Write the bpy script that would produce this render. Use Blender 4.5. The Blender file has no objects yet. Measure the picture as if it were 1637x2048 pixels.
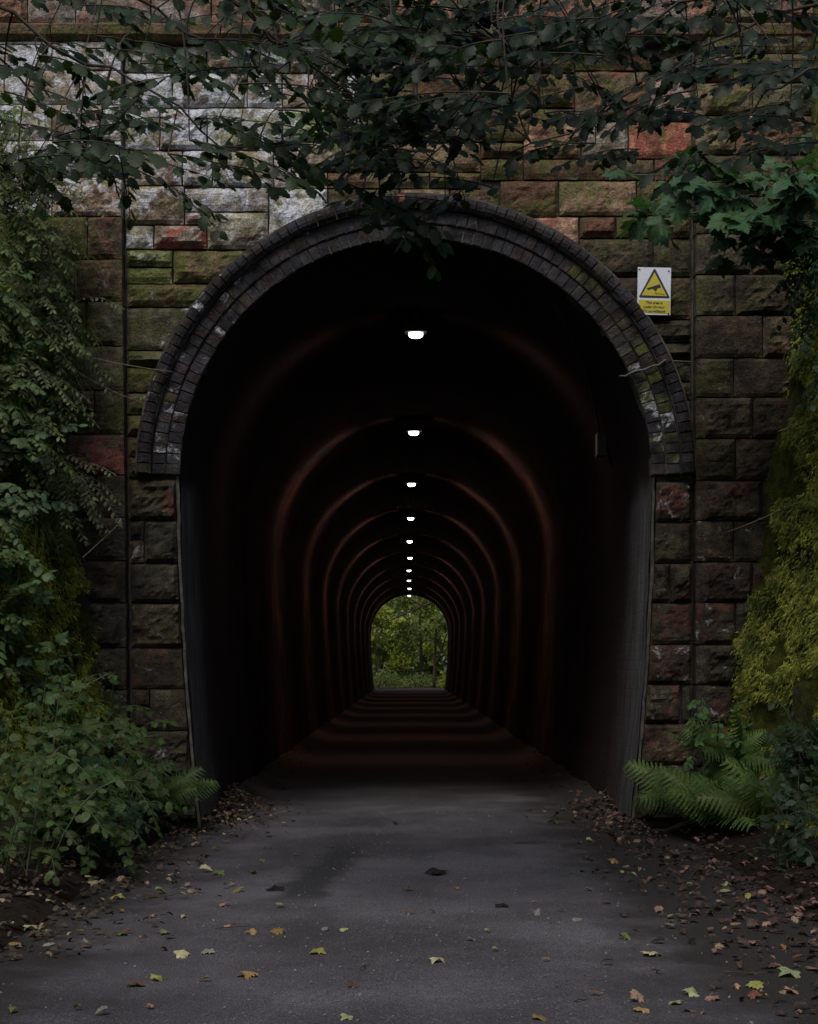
import bpy, math, random
import numpy as np
from mathutils import Vector, Matrix, noise

random.seed(7)
rng = np.random.default_rng(7)
R = math.radians
sc = bpy.context.scene
col = sc.collection

# ------------------------------------------------------------------ camera
F = 3180.0            # focal length in photo pixels (photo 1637 wide)
CAMZ = 1.22           # eye height
HX, HY = 817.0, 1330.0
cam_d = bpy.data.cameras.new('camera')
cam = bpy.data.objects.new('camera', cam_d); col.objects.link(cam)
cam.location = (0, 0, CAMZ); cam.rotation_euler = (R(90), 0, 0)
cam_d.sensor_fit = 'HORIZONTAL'; cam_d.sensor_width = 36
cam_d.lens = 36 * F / 1637.0
cam_d.shift_x = (818.5 - HX) / 1637.0
cam_d.shift_y = (HY - 1024) / 1637.0
cam_d.clip_start = 0.1; cam_d.clip_end = 2000
sc.camera = cam

# ------------------------------------------------------------------ world, sun, exposure
SUN_EL, SUN_AZ = R(53), R(-17)      # azimuth measured from -Y (behind the camera) towards -X
world = bpy.data.worlds.new('World'); sc.world = world; world.use_nodes = True
wn = world.node_tree.nodes; wl = world.node_tree.links
bg = wn['Background']
sky = wn.new('ShaderNodeTexSky'); sky.sky_type = 'NISHITA'; sky.sun_disc = False
sky.sun_elevation = SUN_EL; sky.air_density = 1.0; sky.dust_density = 2.5; sky.ozone_density = 1.0
sd = Vector((math.sin(SUN_AZ) * math.cos(SUN_EL), -math.cos(SUN_AZ) * math.cos(SUN_EL), math.sin(SUN_EL)))
sky.sun_rotation = math.atan2(sd.x, sd.y)
wl.new(sky.outputs[0], bg.inputs[0]); bg.inputs[1].default_value = 0.10
sun_d = bpy.data.lights.new('sun', 'SUN'); sun_d.energy = 1.5; sun_d.angle = R(25); sun_d.color = (1.0, .97, .92)
sun = bpy.data.objects.new('sun', sun_d); col.objects.link(sun)
sun.rotation_euler = sd.to_track_quat('Z', 'Y').to_euler(); sun.location = (-6, -8, 20)
sc.view_settings.view_transform = 'Standard'; sc.view_settings.look = 'None'
sc.view_settings.gamma = 1; sc.view_settings.use_curve_mapping = False
sc.view_settings.exposure = 0.45
sc.render.engine = 'CYCLES'
sc.cycles.use_denoising = True
sc.cycles.max_bounces = 6; sc.cycles.diffuse_bounces = 3; sc.cycles.glossy_bounces = 2
sc.cycles.transmission_bounces = 3; sc.cycles.transparent_max_bounces = 4
sc.cycles.sample_clamp_indirect = 3

# ------------------------------------------------------------------ helpers
def P(x, y, Y):
    return Vector(((x - HX) * Y / F, Y, CAMZ + (HY - y) * Y / F))
def G(x, y):                                   # point of the flat path under a photo pixel
    Y = F * CAMZ / (y - HY)
    return Vector(((x - HX) * Y / F, Y, 0.0)), Y / F
def nz(x, y=0, z=0): return noise.noise(Vector((x, y, z)))
def fbm(x, y, z, o=3):
    s = 0; a = 1; t = 0
    for i in range(o):
        s += a * noise.noise(Vector((x, y, z))); t += a; a *= .5; x *= 2.03; y *= 2.03; z *= 2.03
    return s / t
def sstep(a, b, x):
    t = min(1, max(0, (x - a) / (b - a))); return t * t * (3 - 2 * t)

def mesh(name, v, f, mat=None, smooth=False):
    me = bpy.data.meshes.new(name); me.from_pydata([tuple(p) for p in v], [], f)
    if mat: me.materials.append(mat)
    if smooth: me.polygons.foreach_set('use_smooth', [True] * len(me.polygons))
    me.update(); return me
def link(name, data, parent=None, mw=None, loc=None):
    o = bpy.data.objects.new(name, data); col.objects.link(o)
    if parent: o.parent = parent
    if mw is not None: o.matrix_basis = mw
    if loc is not None: o.location = loc
    return o
def tag(o, label=None, cat=None, group=None, kind=None):
    if label: o['label'] = label
    if cat: o['category'] = cat
    if group: o['group'] = group
    if kind: o['kind'] = kind
    return o
def empty(name, loc, label=None, cat=None, group=None):
    o = bpy.data.objects.new(name, None); col.objects.link(o); o.location = loc
    o.empty_display_size = .1
    return tag(o, label, cat, group)
def tri_mesh(name, V, Fc, mat, smooth=False):
    me = bpy.data.meshes.new(name)
    n = len(V); m = len(Fc)
    me.vertices.add(n); me.vertices.foreach_set('co', np.asarray(V, dtype=np.float32).ravel())
    me.loops.add(m * 3); me.loops.foreach_set('vertex_index', np.asarray(Fc, dtype=np.int32).ravel())
    me.polygons.add(m); me.polygons.foreach_set('loop_start', np.arange(0, m * 3, 3, dtype=np.int32))
    if smooth: me.polygons.foreach_set('use_smooth', np.ones(m, dtype=bool))
    me.update(calc_edges=True)
    if mat: me.materials.append(mat)
    return me
def tube(pts, rad, n=6):
    v = []; f = []
    prev = None
    for i, p in enumerate(pts):
        p = Vector(p)
        d = (Vector(pts[min(i + 1, len(pts) - 1)]) - Vector(pts[max(i - 1, 0)])).normalized()
        a = d.cross(Vector((0, 0, 1)) if abs(d.z) < .9 else Vector((1, 0, 0))).normalized()
        if prev is not None and a.dot(prev) < 0: a = -a
        prev = a; b = d.cross(a)
        r = rad[i] if hasattr(rad, '__len__') else rad
        for k in range(n):
            t = 2 * math.pi * k / n
            v.append(p + a * (r * math.cos(t)) + b * (r * math.sin(t)))
    for i in range(len(pts) - 1):
        for k in range(n):
            f.append((i * n + k, i * n + (k + 1) % n, (i + 1) * n + (k + 1) % n, (i + 1) * n + k))
    f.append(tuple(range(n))[::-1]); f.append(tuple((len(pts) - 1) * n + k for k in range(n)))
    return v, f
class MB:
    def __init__(s): s.v = []; s.f = []
    def add(s, v, f):
        b = len(s.v); s.v += [Vector(p) for p in v]; s.f += [tuple(i + b for i in q) for q in f]; return s
    def box(s, x0, x1, y0, y1, z0, z1, ch=0):
        c = ch
        v = []
        for z in (z0, z1):
            for (x, y) in ((x0, y0), (x1, y0), (x1, y1), (x0, y1)): v.append((x, y, z))
        return s.add(v, [(3, 2, 1, 0), (4, 5, 6, 7), (0, 1, 5, 4), (1, 2, 6, 5), (2, 3, 7, 6), (3, 0, 4, 7)])
    def tube(s, pts, rad, n=6): return s.add(*tube(pts, rad, n))
    def me(s, name, mat, smooth=False): return mesh(name, s.v, s.f, mat, smooth)
def bez(a, b, c, n):
    return [a * ((1 - t) ** 2) + b * (2 * t * (1 - t)) + c * (t * t) for t in [i / n for i in range(n + 1)]]
def frame(p, d, up, s):
    y = d.normalized(); x = y.cross(up)
    if x.length < 1e-4: x = Vector((1, 0, 0))
    x.normalize(); z = x.cross(y)
    m = Matrix((x, y, z)).transposed().to_4x4()
    m = Matrix.Translation(p) @ m @ Matrix.Scale(s, 4)
    return m

# ------------------------------------------------------------------ materials
def new_mat(name):
    m = bpy.data.materials.new(name); m.use_nodes = True
    nt = m.node_tree; b = nt.nodes['Principled BSDF']
    return m, nt, b
class N:
    def __init__(s, nt): s.nt = nt
    def n(s, t, **k):
        o = s.nt.nodes.new(t)
        for a, v in k.items(): setattr(o, a, v)
        return o
    def l(s, a, b): s.nt.links.new(a, b)
    def noise(s, vec, scale, detail=4, rough=.55, dist=0):
        o = s.n('ShaderNodeTexNoise'); o.inputs['Scale'].default_value = scale
        o.inputs['Detail'].default_value = detail; o.inputs['Roughness'].default_value = rough
        o.inputs['Distortion'].default_value = dist
        if vec is not None: s.l(vec, o.inputs['Vector'])
        return o.outputs[0]
    def ramp(s, v, a, b, ca=0., cb=1.):
        o = s.n('ShaderNodeMapRange'); o.interpolation_type = 'SMOOTHSTEP'
        o.inputs[1].default_value = a; o.inputs[2].default_value = b
        o.inputs[3].default_value = ca; o.inputs[4].default_value = cb
        s.l(v, o.inputs[0]); return o.outputs[0]
    def math(s, op, a, b=None):
        o = s.n('ShaderNodeMath', operation=op)
        for i, v in enumerate((a, b)):
            if v is None: continue
            if isinstance(v, (int, float)): o.inputs[i].default_value = v
            else: s.l(v, o.inputs[i])
        return o.outputs[0]
    def mix(s, f, a, b, mode='MIX'):
        o = s.n('ShaderNodeMix', data_type='RGBA', blend_type=mode)
        for i, v in ((0, f), (6, a), (7, b)):
            if isinstance(v, (int, float)): o.inputs[i].default_value = v
            elif isinstance(v, tuple): o.inputs[i].default_value = v if len(v) == 4 else v + (1,)
            else: s.l(v, o.inputs[i])
        return o.outputs[2]
    def pos(s): return s.n('ShaderNodeNewGeometry').outputs['Position']
    def obj(s): return s.n('ShaderNodeTexCoord').outputs['Object']
    def oinfo(s): return s.n('ShaderNodeObjectInfo')
    def attr(s, name): return s.n('ShaderNodeAttribute', attribute_type='OBJECT', attribute_name=name).outputs['Fac']
    def bump(s, h, strength, dist, b):
        o = s.n('ShaderNodeBump'); o.inputs['Strength'].default_value = strength
        o.inputs['Distance'].default_value = dist; s.l(h, o.inputs['Height']); s.l(o.outputs[0], b.inputs['Normal'])
    def scale(s, vec, x, y, z):
        o = s.n('ShaderNodeMapping'); o.inputs['Scale'].default_value = (x, y, z); s.l(vec, o.inputs[0]); return o.outputs[0]

def masonry_mat(name, fine=1.0):
    m, nt, b = new_mat(name); k = N(nt); p = k.pos(); oi = k.oinfo()
    big = k.noise(p, 3.1, 4); mid = k.noise(p, 11, 5, .62); fin = k.noise(p, 70 * fine, 4, .65)
    c = oi.outputs['Color']
    c = k.mix(1.0, c, k.mix(k.ramp(mid, .3, .72), (.42, .38, .36), (1.45, 1.45, 1.35)), 'MULTIPLY')
    c = k.mix(k.ramp(big, .46, .62), c, k.mix(1., c, (.64, .59, .52), 'MULTIPLY'))
    c = k.mix(k.math('MULTIPLY', k.ramp(k.noise(p, 5.3, 3, .5, .6), .52, .6), k.attr('red')), c, (.28, .085, .06))
    mo = k.math('MULTIPLY', k.ramp(k.math('ADD', k.noise(p, 5.1, 6, .66), k.math('MULTIPLY', k.math('SUBTRACT', k.attr('moss'), 1.), .2)), .36, .56), .88)
    c = k.mix(mo, c, (.088, .10, .02))
    so = k.math('MULTIPLY', k.ramp(k.noise(p, 4.3, 6, .62), .3, .66, 1., .55), k.attr('soot_shade'))  # soot, plus canopy shade painted into the right-hand stones
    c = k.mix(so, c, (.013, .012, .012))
    la = k.attr('lime')
    li = k.ramp(k.math('ADD', k.noise(p, 6.3, 8, .74, .5), k.math('MULTIPLY', k.math('SUBTRACT', la, 1.), .24)), .42, .56)
    li = k.math('MULTIPLY', li, .9)
    spk = k.math('MULTIPLY', k.ramp(k.noise(p, 95, 3, .6), .66, .72), k.ramp(k.noise(p, 5, 4), .48, .62, 0, .45))
    li = k.math('MAXIMUM', li, spk)
    c = k.mix(li, c, (.55, .56, .60))
    c = k.mix(1.0, c, k.mix(k.ramp(fin, .28, .74), (.5, .5, .5), (1.35, 1.35, 1.35)), 'MULTIPLY')
    k.l(c, b.inputs['Base Color']); b.inputs['Roughness'].default_value = .9
    b.inputs['Specular IOR Level'].default_value = .25
    h = k.math('ADD', k.math('MULTIPLY', mid, 1.0), k.math('ADD', k.math('MULTIPLY', fin, .4), k.math('MULTIPLY', k.noise(p, 27, 5, .65), .7)))
    k.bump(h, 1., .026 * fine ** -.5, b)
    return m
M = {}
M['stone'] = masonry_mat('weathered_sandstone')
M['brick'] = masonry_mat('engineering_brick', 1.8)

m, nt, b = new_mat('mortar'); k = N(nt); p = k.pos()
k.l(k.mix(k.ramp(k.noise(p, 9), .35, .65), (.03, .029, .024), (.075, .07, .06)), b.inputs['Base Color'])
b.inputs['Roughness'].default_value = .95; k.bump(k.noise(p, 60), .6, .01, b); M['mortar'] = m

m, nt, b = new_mat('ring_mortar'); k = N(nt); p = k.pos()
k.l(k.mix(k.ramp(k.noise(p, 5), .4, .65), (.014, .013, .012), (.085, .08, .065)), b.inputs['Base Color'])
b.inputs['Roughness'].default_value = .95; M['ring_mortar'] = m

# tunnel lining : sooty red brick, grey render on the walls by the mouth
m, nt, b = new_mat('sooty_tunnel_brick'); k = N(nt); p = k.pos()
uvn = k.n('ShaderNodeUVMap').outputs[0]
br = k.n('ShaderNodeTexBrick'); k.l(uvn, br.inputs['Vector'])
br.inputs['Scale'].default_value = 1; br.inputs['Brick Width'].default_value = .225; br.inputs['Row Height'].default_value = .075
br.inputs['Mortar Size'].default_value = .006; br.inputs['Color1'].default_value = (.11, .032, .02, 1)
br.inputs['Color2'].default_value = (.07, .025, .017, 1); br.inputs['Mortar'].default_value = (.06, .05, .045, 1)
soot_shade = k.ramp(k.noise(p, 1.3, 5, .6), .3, .7)  # plain soot patches on the lining brick
c = k.mix(soot_shade, br.outputs['Color'], (.016, .011, .01))
c = k.mix(k.ramp(k.noise(p, 30, 3), .3, .7), c, k.mix(1., c, (.6, .6, .6), 'MULTIPLY'))
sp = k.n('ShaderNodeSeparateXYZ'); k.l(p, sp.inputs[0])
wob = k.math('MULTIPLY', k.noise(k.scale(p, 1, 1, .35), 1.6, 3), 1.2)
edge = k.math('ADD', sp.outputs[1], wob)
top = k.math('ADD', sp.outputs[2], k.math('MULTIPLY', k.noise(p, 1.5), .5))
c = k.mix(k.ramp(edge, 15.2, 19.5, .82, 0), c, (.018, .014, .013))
rd = k.math('MULTIPLY', k.ramp(edge, 12.7, 14.2, 1, 0), k.ramp(top, 2.7, 2.95, 1, 0))
streak = k.noise(k.scale(p, 6, 6, .5), 3, 5, .65)
rcol = k.mix(k.ramp(streak, .35, .65), (.055, .055, .055), (.13, .13, .13))
c = k.mix(rd, c, rcol)
k.l(c, b.inputs['Base Color']); b.inputs['Roughness'].default_value = .95; b.inputs['Specular IOR Level'].default_value = .06
k.bump(k.math('ADD', k.math('MULTIPLY', br.outputs['Fac'], -.6), k.noise(p, 25, 5)), .7, .012, b)
M['tunnel'] = m

m, nt, b = new_mat('worn_asphalt'); k = N(nt); p = k.pos()
agg = k.n('ShaderNodeTexVoronoi'); agg.inputs['Scale'].default_value = 130; k.l(p, agg.inputs['Vector'])
c = k.mix(k.ramp(k.noise(p, .8, 5, .6), .35, .68), (.052, .049, .055), (.112, .106, .118))
c = k.mix(1., c, k.mix(k.ramp(k.noise(p, 140, 3, .7), .3, .75), (.35, .35, .35), (1.75, 1.75, 1.75)), 'MULTIPLY')
c = k.mix(k.ramp(k.noise(p, 75, 2, .5), .64, .70, 0, .7), c, (.2, .19, .185))
sp = k.n('ShaderNodeSeparateXYZ'); k.l(p, sp.inputs[0])
# damp soil washed in from both edges, dark damp streak down the middle-left
ax = k.math('ADD', k.math('ABSOLUTE', k.math('ADD', sp.outputs[0], .15)), k.math('MULTIPLY', k.math('SUBTRACT', k.noise(p, 1.7, 5, .65), .5), 1.5))
c = k.mix(k.ramp(ax, .9, 1.5), c, (.022, .019, .018))
damp = k.ramp(k.noise(k.scale(p, 1.6, .55, 1), 1.0, 5, .6, .3), .52, .62)
c = k.mix(k.math('MULTIPLY', damp, .4), c, (.03, .029, .032))
dx = k.math('ADD', sp.outputs[0], k.math('ADD', k.math('MULTIPLY', sp.outputs[1], -.075), 1.207))
dx = k.math('ABSOLUTE', k.math('ADD', dx, k.math('MULTIPLY', k.math('SUBTRACT', k.noise(p, 3, 4), .5), .3)))
st = k.math('MULTIPLY', k.ramp(dx, .06, .2, 1, 0), k.math('MULTIPLY', k.ramp(sp.outputs[1], 7.9, 8.5), k.ramp(sp.outputs[1], 10.2, 11.2, 1, 0)))
c = k.mix(k.math('MULTIPLY', st, .85), c, (.022, .021, .023))
# dusty red brown ground deep inside
c = k.mix(k.ramp(sp.outputs[1], 14, 19), c, k.mix(k.noise(p, 3, 4), (.05, .022, .016), (.085, .038, .03)))
k.l(c, b.inputs['Base Color']); b.inputs['Roughness'].default_value = .82
b.inputs['Specular IOR Level'].default_value = .3
k.bump(k.math('ADD', agg.outputs['Distance'], k.noise(p, 30, 4)), .9, .01, b); M['asphalt'] = m

m, nt, b = new_mat('damp_soil'); k = N(nt); p = k.pos()
c = k.mix(k.ramp(k.noise(p, 4, 6, .65), .3, .7), (.018, .014, .01), (.06, .045, .032))
k.l(c, b.inputs['Base Color']); b.inputs['Roughness'].default_value = .95
k.bump(k.noise(p, 18, 6, .7), 1., .04, b); M['soil'] = m

m, nt, b = new_mat('mossy_rock'); k = N(nt); p = k.pos()
mo = k.ramp(k.noise(p, 2.2, 6, .6), .3, .5)
c = k.mix(mo, k.mix(k.noise(p, 8), (.02, .018, .014), (.07, .06, .05)), k.mix(k.ramp(k.noise(p, 14, 5), .3, .7), (.03, .035, .006), (.085, .095, .015)))
sp = k.n('ShaderNodeSeparateXYZ'); k.l(p, sp.inputs[0])
ft = k.ramp(k.math('ADD', sp.outputs[2], k.math('MULTIPLY', k.noise(p, 3, 4), .3)), .3, .6, 1, 0)
c = k.mix(ft, c, k.mix(k.noise(p, 12, 5), (.014, .011, .009), (.045, .033, .025)))
k.l(c, b.inputs['Base Color']); b.inputs['Roughness'].default_value = .95
b.inputs['Specular IOR Level'].default_value = .1
k.bump(k.noise(p, 40, 6, .7), 1., .05, b); M['rock'] = m

def leaf_mat(name, rough=.5, trans=.35, spec=.22, var=.35, clump=False):
    m, nt, b = new_mat(name); k = N(nt); oi = k.oinfo()
    isl = k.n('ShaderNodeNewGeometry').outputs['Random Per Island']
    c = oi.outputs['Color']
    hs = k.n('ShaderNodeHueSaturation')
    k.l(c, hs.inputs['Color'])
    k.l(k.math('ADD', k.math('MULTIPLY', isl, .06), .47), hs.inputs['Hue'])
    k.l(k.math('ADD', k.math('MULTIPLY', isl, var * 2), 1 - var), hs.inputs['Value'])
    c = hs.outputs[0]
    c = k.mix(k.ramp(k.noise(k.pos(), 55, 4), .35, .7), c, k.mix(1., c, (.62, .62, .55), 'MULTIPLY'))
    if clump: c = k.mix(1., c, k.mix(k.ramp(k.noise(k.pos(), 5, 5, .65), .35, .65), (.35, .42, .5), (1.5, 1.45, 1.3)), 'MULTIPLY')
    k.l(c, b.inputs['Base Color']); b.inputs['Roughness'].default_value = rough
    b.inputs['Specular IOR Level'].default_value = spec
    k.bump(k.noise(k.pos(), 90, 3), .35, .004, b)
    tr = k.n('ShaderNodeBsdfTranslucent'); k.l(k.mix(1., c, (1.2, 1.3, .5), 'MULTIPLY'), tr.inputs[0])
    mx = k.n('ShaderNodeMixShader'); mx.inputs[0].default_value = trans
    k.l(b.outputs[0], mx.inputs[1]); k.l(tr.outputs[0], mx.inputs[2])
    k.l(mx.outputs[0], nt.nodes['Material Output'].inputs[0])
    return m
M['leaf'] = leaf_mat('green_leaf')
M['dry'] = leaf_mat('fallen_leaf', .75, .12, .2, .25)
M['moss'] = leaf_mat('moss_frond', .9, .3, .1, .45, True)

def plain(name, colr, rough=.6, metal=0, spec=.5, nscale=40, namp=.25):
    m, nt, b = new_mat(name); k = N(nt); p = k.pos()
    d = tuple(x * (1 - namp) for x in colr); u = tuple(min(1, x * (1 + namp)) for x in colr)
    k.l(k.mix(k.ramp(k.noise(p, nscale, 5, .6), .3, .7), d, u), b.inputs['Base Color'])
    b.inputs['Roughness'].default_value = rough; b.inputs['Metallic'].default_value = metal
    b.inputs['Specular IOR Level'].default_value = spec
    k.bump(k.noise(p, nscale * 2, 4), .3, .005, b)
    return m
M['bark'] = plain('dark_bark', (.045, .036, .028), .9, 0, .2, 25, .4)
M['mossy_bark'] = plain('mossy_bark', (.075, .08, .02), .95, 0, .1, 18, .5)
M['stem'] = plain('green_stem', (.06, .07, .03), .7)
M['straw'] = plain('dry_stem', (.25, .2, .13), .8)
M['sign_white'] = plain('sign_white_enamel', (.55, .57, .63), .4, 0, .5, 60, .06)
M['sign_yellow'] = plain('sign_yellow_print', (.42, .35, .03), .45, 0, .5, 60, .08)
M['sign_black'] = plain('sign_black_print', (.012, .014, .018), .45)
M['steel'] = plain('dull_steel', (.25, .25, .25), .5, .8)
M['cable'] = plain('grey_cable', (.10, .10, .095), .6)
M['housing'] = plain('lamp_housing_grey', (.025, .025, .025), .6)
M['pebble'] = plain('pebble_grey', (.12, .12, .11), .9)
m, nt, b = new_mat('lit_diffuser'); b.inputs['Base Color'].default_value = (.9, .85, .82, 1)
b.inputs['Emission Color'].default_value = (1, .93, .88, 1); b.inputs['Emission Strength'].default_value = 5
M['diffuser'] = m
m, nt, b = new_mat('cloudy_plastic'); b.inputs['Base Color'].default_value = (.35, .37, .38, 1)
b.inputs['Roughness'].default_value = .12; b.inputs['Transmission Weight'].default_value = .75; M['plastic'] = m

# ------------------------------------------------------------------ the tunnel's cross-section
CX = 0.058; ZS = 2.654; RI = 1.777; YP = 12.0; YE = 73.0
def half_w(z):                     # half width below the springing, leaning in towards the floor
    t = [(-.3, 1.585), (0, 1.61), (.5, 1.665), (1.2, 1.72), (2.0, 1.762), (ZS, RI)]
    for (a, wa), (b_, wb) in zip(t, t[1:]):
        if z <= b_: return wa + (wb - wa) * (z - a) / (b_ - a)
    return RI
def profile(nw=36, na=48):
    pts = []
    for i in range(nw): z = -.25 + (ZS + .25) * i / nw; pts.append((CX - half_w(z), z))
    for i in range(na + 1):
        a = math.pi - math.pi * i / na; pts.append((CX + RI * math.cos(a), ZS + RI * math.sin(a)))
    for i in range(nw): z = ZS - (ZS + .25) * (i + 1) / nw; pts.append((CX + half_w(z), z))
    return pts
prof = profile()

# ------------------------------------------------------------------ ground, path, banks, hill
g = mesh('ground', [(-300, -200, -.02), (300, -200, -.02), (300, 400, -.02), (-300, 400, -.02)], [(0, 1, 2, 3)], M['soil'])
tag(link('ground', g), kind='structure')
def path_w(y, s):
    if YP - .2 < y < YE + .3: return 1.66
    w = 1.78 if s < 0 else 1.95
    if y > YE: w = 2.2
    return w + .10 * nz(y * .9, s * 3)
v = []; f = []; ys = [-25 + i * .5 for i in range(int(150 / .5) + 1)]
SS = [-1, -.94, -.88, -.82, -.75, -.6, -.3, 0, .3, .6, .75, .82, .88, .94, 1]; NS = len(SS)
for y in ys:
    tin = sstep(YP + .3, YP + 2.2, y) * (1 - sstep(YE - 1.5, YE + .5, y))
    for s in SS:
        x = path_w(y, s) * s + (.06 if YP - .2 < y else 0)
        hb = max(0, abs(s) - .72) / .28
        v.append((x, y, .004 + .012 * nz(x * .7, y * .5) - .012 * abs(s) ** 2 + tin * .13 * hb * hb * (1 + .35 * nz(x * 2, y * 1.3))))
for i in range(len(ys) - 1):
    for j in range(NS - 1): f.append((i * NS + j, i * NS + j + 1, i * NS + j + NS + 1, i * NS + j + NS))
tag(link('path', mesh('path', v, f, M['asphalt'], True)), kind='structure')

def bank_profile(s, y):
    fl = .36 * min(3.2, max(0, YP - y)) + .02 * max(0, YP - 3.2 - y)
    if s < 0: pr = [(1.72, -.03, 0), (1.86, .07, 0), (2.0, .22, .5), (2.1, .62, 1), (2.3, 1.5, 1), (2.52, 2.5, 1), (2.72, 3.4, 1), (2.98, 4.3, 1), (3.5, 5.2, 1), (4.6, 6.1, 1), (9, 7.2, 1), (40, 8.5, 1)]
    else: pr = [(1.9, -.03, 0), (2.1, .05, .1), (2.26, .2, .5), (2.36, .62, 1), (2.5, 1.5, 1), (2.64, 2.5, 1), (2.78, 3.4, 1), (2.93, 4.3, 1), (3.2, 5.2, 1), (4.3, 6.1, 1), (9, 7.2, 1), (40, 8.5, 1)]
    return [(s * (x + fl * k), z) for x, z, k in pr]
def bank_point(s, y, t):           # t in profile index units
    pr = bank_profile(s, y); i = min(len(pr) - 2, int(t)); u = t - i
    x = pr[i][0] * (1 - u) + pr[i + 1][0] * u; z = pr[i][1] * (1 - u) + pr[i + 1][1] * u
    amp = .2 * sstep(1.5, 3.5, t) * (1 if t < 9 else 2)
    d = (fbm(x * 1.3, y * 1.3, z * 1.3, 4) + .45 * fbm(x * 4, y * 4, z * 2.6, 2)) * amp
    return Vector((x + s * -d, y - .5 * d, z + .3 * d))
for s, nm in ((-1, 'bank_left'), (1, 'bank_right')):
    v = []; f = []
    ysb = [-25 + i * 1.0 for i in range(30)] + [5 + i * .16 for i in range(45)]
    ts = [i / 5 for i in range(0, 46)] + [9.5, 10, 11]
    for y in ysb:
        for t in ts: v.append(bank_point(s, min(y, 12.03), t))
    n = len(ts)
    for i in range(len(ysb) - 1):
        for j in range(n - 1):
            q = (i * n + j, i * n + j + 1, (i + 1) * n + j + 1, (i + 1) * n + j)
            f.append(q if s > 0 else q[::-1])
    tag(link('rock_bank', mesh('rock_bank', v, f, M['rock'], True)), kind='structure')
# hill over the tunnel
v = []; f = []
xs = [-60, -40, -20, -10, -5, 0, 5, 10, 20, 40, 60]; yh = [12.55, 16, 22, 30, 40, 50, 60, 68, 73.4]
for y in yh:
    for x in xs:
        v.append((x, y, 6.9 + 2.2 * math.sin((y - 12.5) / 61 * math.pi) + .5 * nz(x * .1, y * .1)))
n = len(xs)
for i in range(len(yh) - 1):
    for j in range(n - 1): f.append((i * n + j, i * n + j + 1, (i + 1) * n + j + 1, (i + 1) * n + j))
b0 = len(v)
for x in xs: v.append((x, 73.4, -.1))
for j in range(n - 1):
    if not (xs[j] >= -5 and xs[j + 1] <= 5): f.append(((len(yh) - 1) * n + j, (len(yh) - 1) * n + j + 1, b0 + j + 1, b0 + j))
tag(link('hillside', mesh('hillside', v, f, M['soil'], True)), kind='structure')

# ------------------------------------------------------------------ tunnel lining
tn = empty('tunnel', (CX, YP, 0), 'long dark brick tunnel with horseshoe section and far green exit', 'tunnel')
v = []; f = []; uv = []
L = [0]
for a, b_ in zip(prof, prof[1:]): L.append(L[-1] + math.hypot(b_[0] - a[0], b_[1] - a[1]))
yt = [YP - .02 + .25 * i for i in range(24)] + [18 + i * 1.0 for i in range(56)]
for y in yt:
    for i, (x, z) in enumerate(prof):
        d = .018 * fbm(x * 1.1, y * .8, z * 1.1, 3) + .007 * nz(x * 7, y * 3, z * 7)
        dx, dz = x - CX, z - (ZS if z > ZS else z); r = math.hypot(dx, dz) or 1
        v.append((dx + dx / r * d, y - YP, z + dz / r * d))
n = len(prof)
for i in range(len(yt) - 1):
    for j in range(n - 1): f.append((i * n + j, (i + 1) * n + j, (i + 1) * n + j + 1, i * n + j + 1))
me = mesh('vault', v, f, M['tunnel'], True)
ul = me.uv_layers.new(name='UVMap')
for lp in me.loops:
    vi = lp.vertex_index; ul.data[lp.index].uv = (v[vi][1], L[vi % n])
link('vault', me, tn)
# front lip of the lining (rendered edge) and the plain far ring
def arch_plate(y0, y1, w, mat, name, parent, base):
    v = []; f = []
    for i, (x, z) in enumerate(prof):
        if z > ZS: d = Vector((x - CX, 0, z - ZS)).normalized()
        else: d = Vector((1 if x > CX else -1, 0, 0))
        q = Vector((x, 0, z)) + d * .004
        jy = .012 * nz(x * 6, 2, z * 6) if y0 < 20 else 0; w_ = w * (1 + .5 * nz(x * 9, 4, z * 9))
        q = q + d * (.006 + .006 * nz(x * 8, 9, z * 8))
        for (o, y) in ((0, y0 + jy), (w_, y0 + jy), (w_, y1), (0, y1)):
            pp = q + d * o; v.append((pp.x - base.x, y - base.y, pp.z - base.z))
    for i in range(len(prof) - 1):
        for k in range(4): f.append((i * 4 + k, i * 4 + (k + 1) % 4, i * 4 + 4 + (k + 1) % 4, i * 4 + 4 + k))
    return link(name, mesh(name, v, f, mat), parent)
arch_plate(YP - .012, YP + .3, .022, M['mortar'], 'rendered_edge', tn, tn.location)
far_v = MB()
arch_plate(YE - .4, YE + .5, .5, M['mortar'], 'far_arch', tn, tn.location)
mb = MB()
mb.box(-5 - CX, -2.0 - CX, YE - YP - .1, YE - YP + .4, -.2, 8); mb.box(2.1 - CX, 5 - CX, YE - YP - .1, YE - YP + .4, -.2, 8)
mb.box(-2.0 - CX, 2.1 - CX, YE - YP - .1, YE - YP + .4, ZS + RI + .1, 8)
link('far_wall', mb.me('far_wall', M['mortar']), tn)

# ------------------------------------------------------------------ portal
pt = empty('tunnel_portal', (0, YP, 0), 'weathered sandstone tunnel portal with arched brick rings and pilasters', 'portal')
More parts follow.
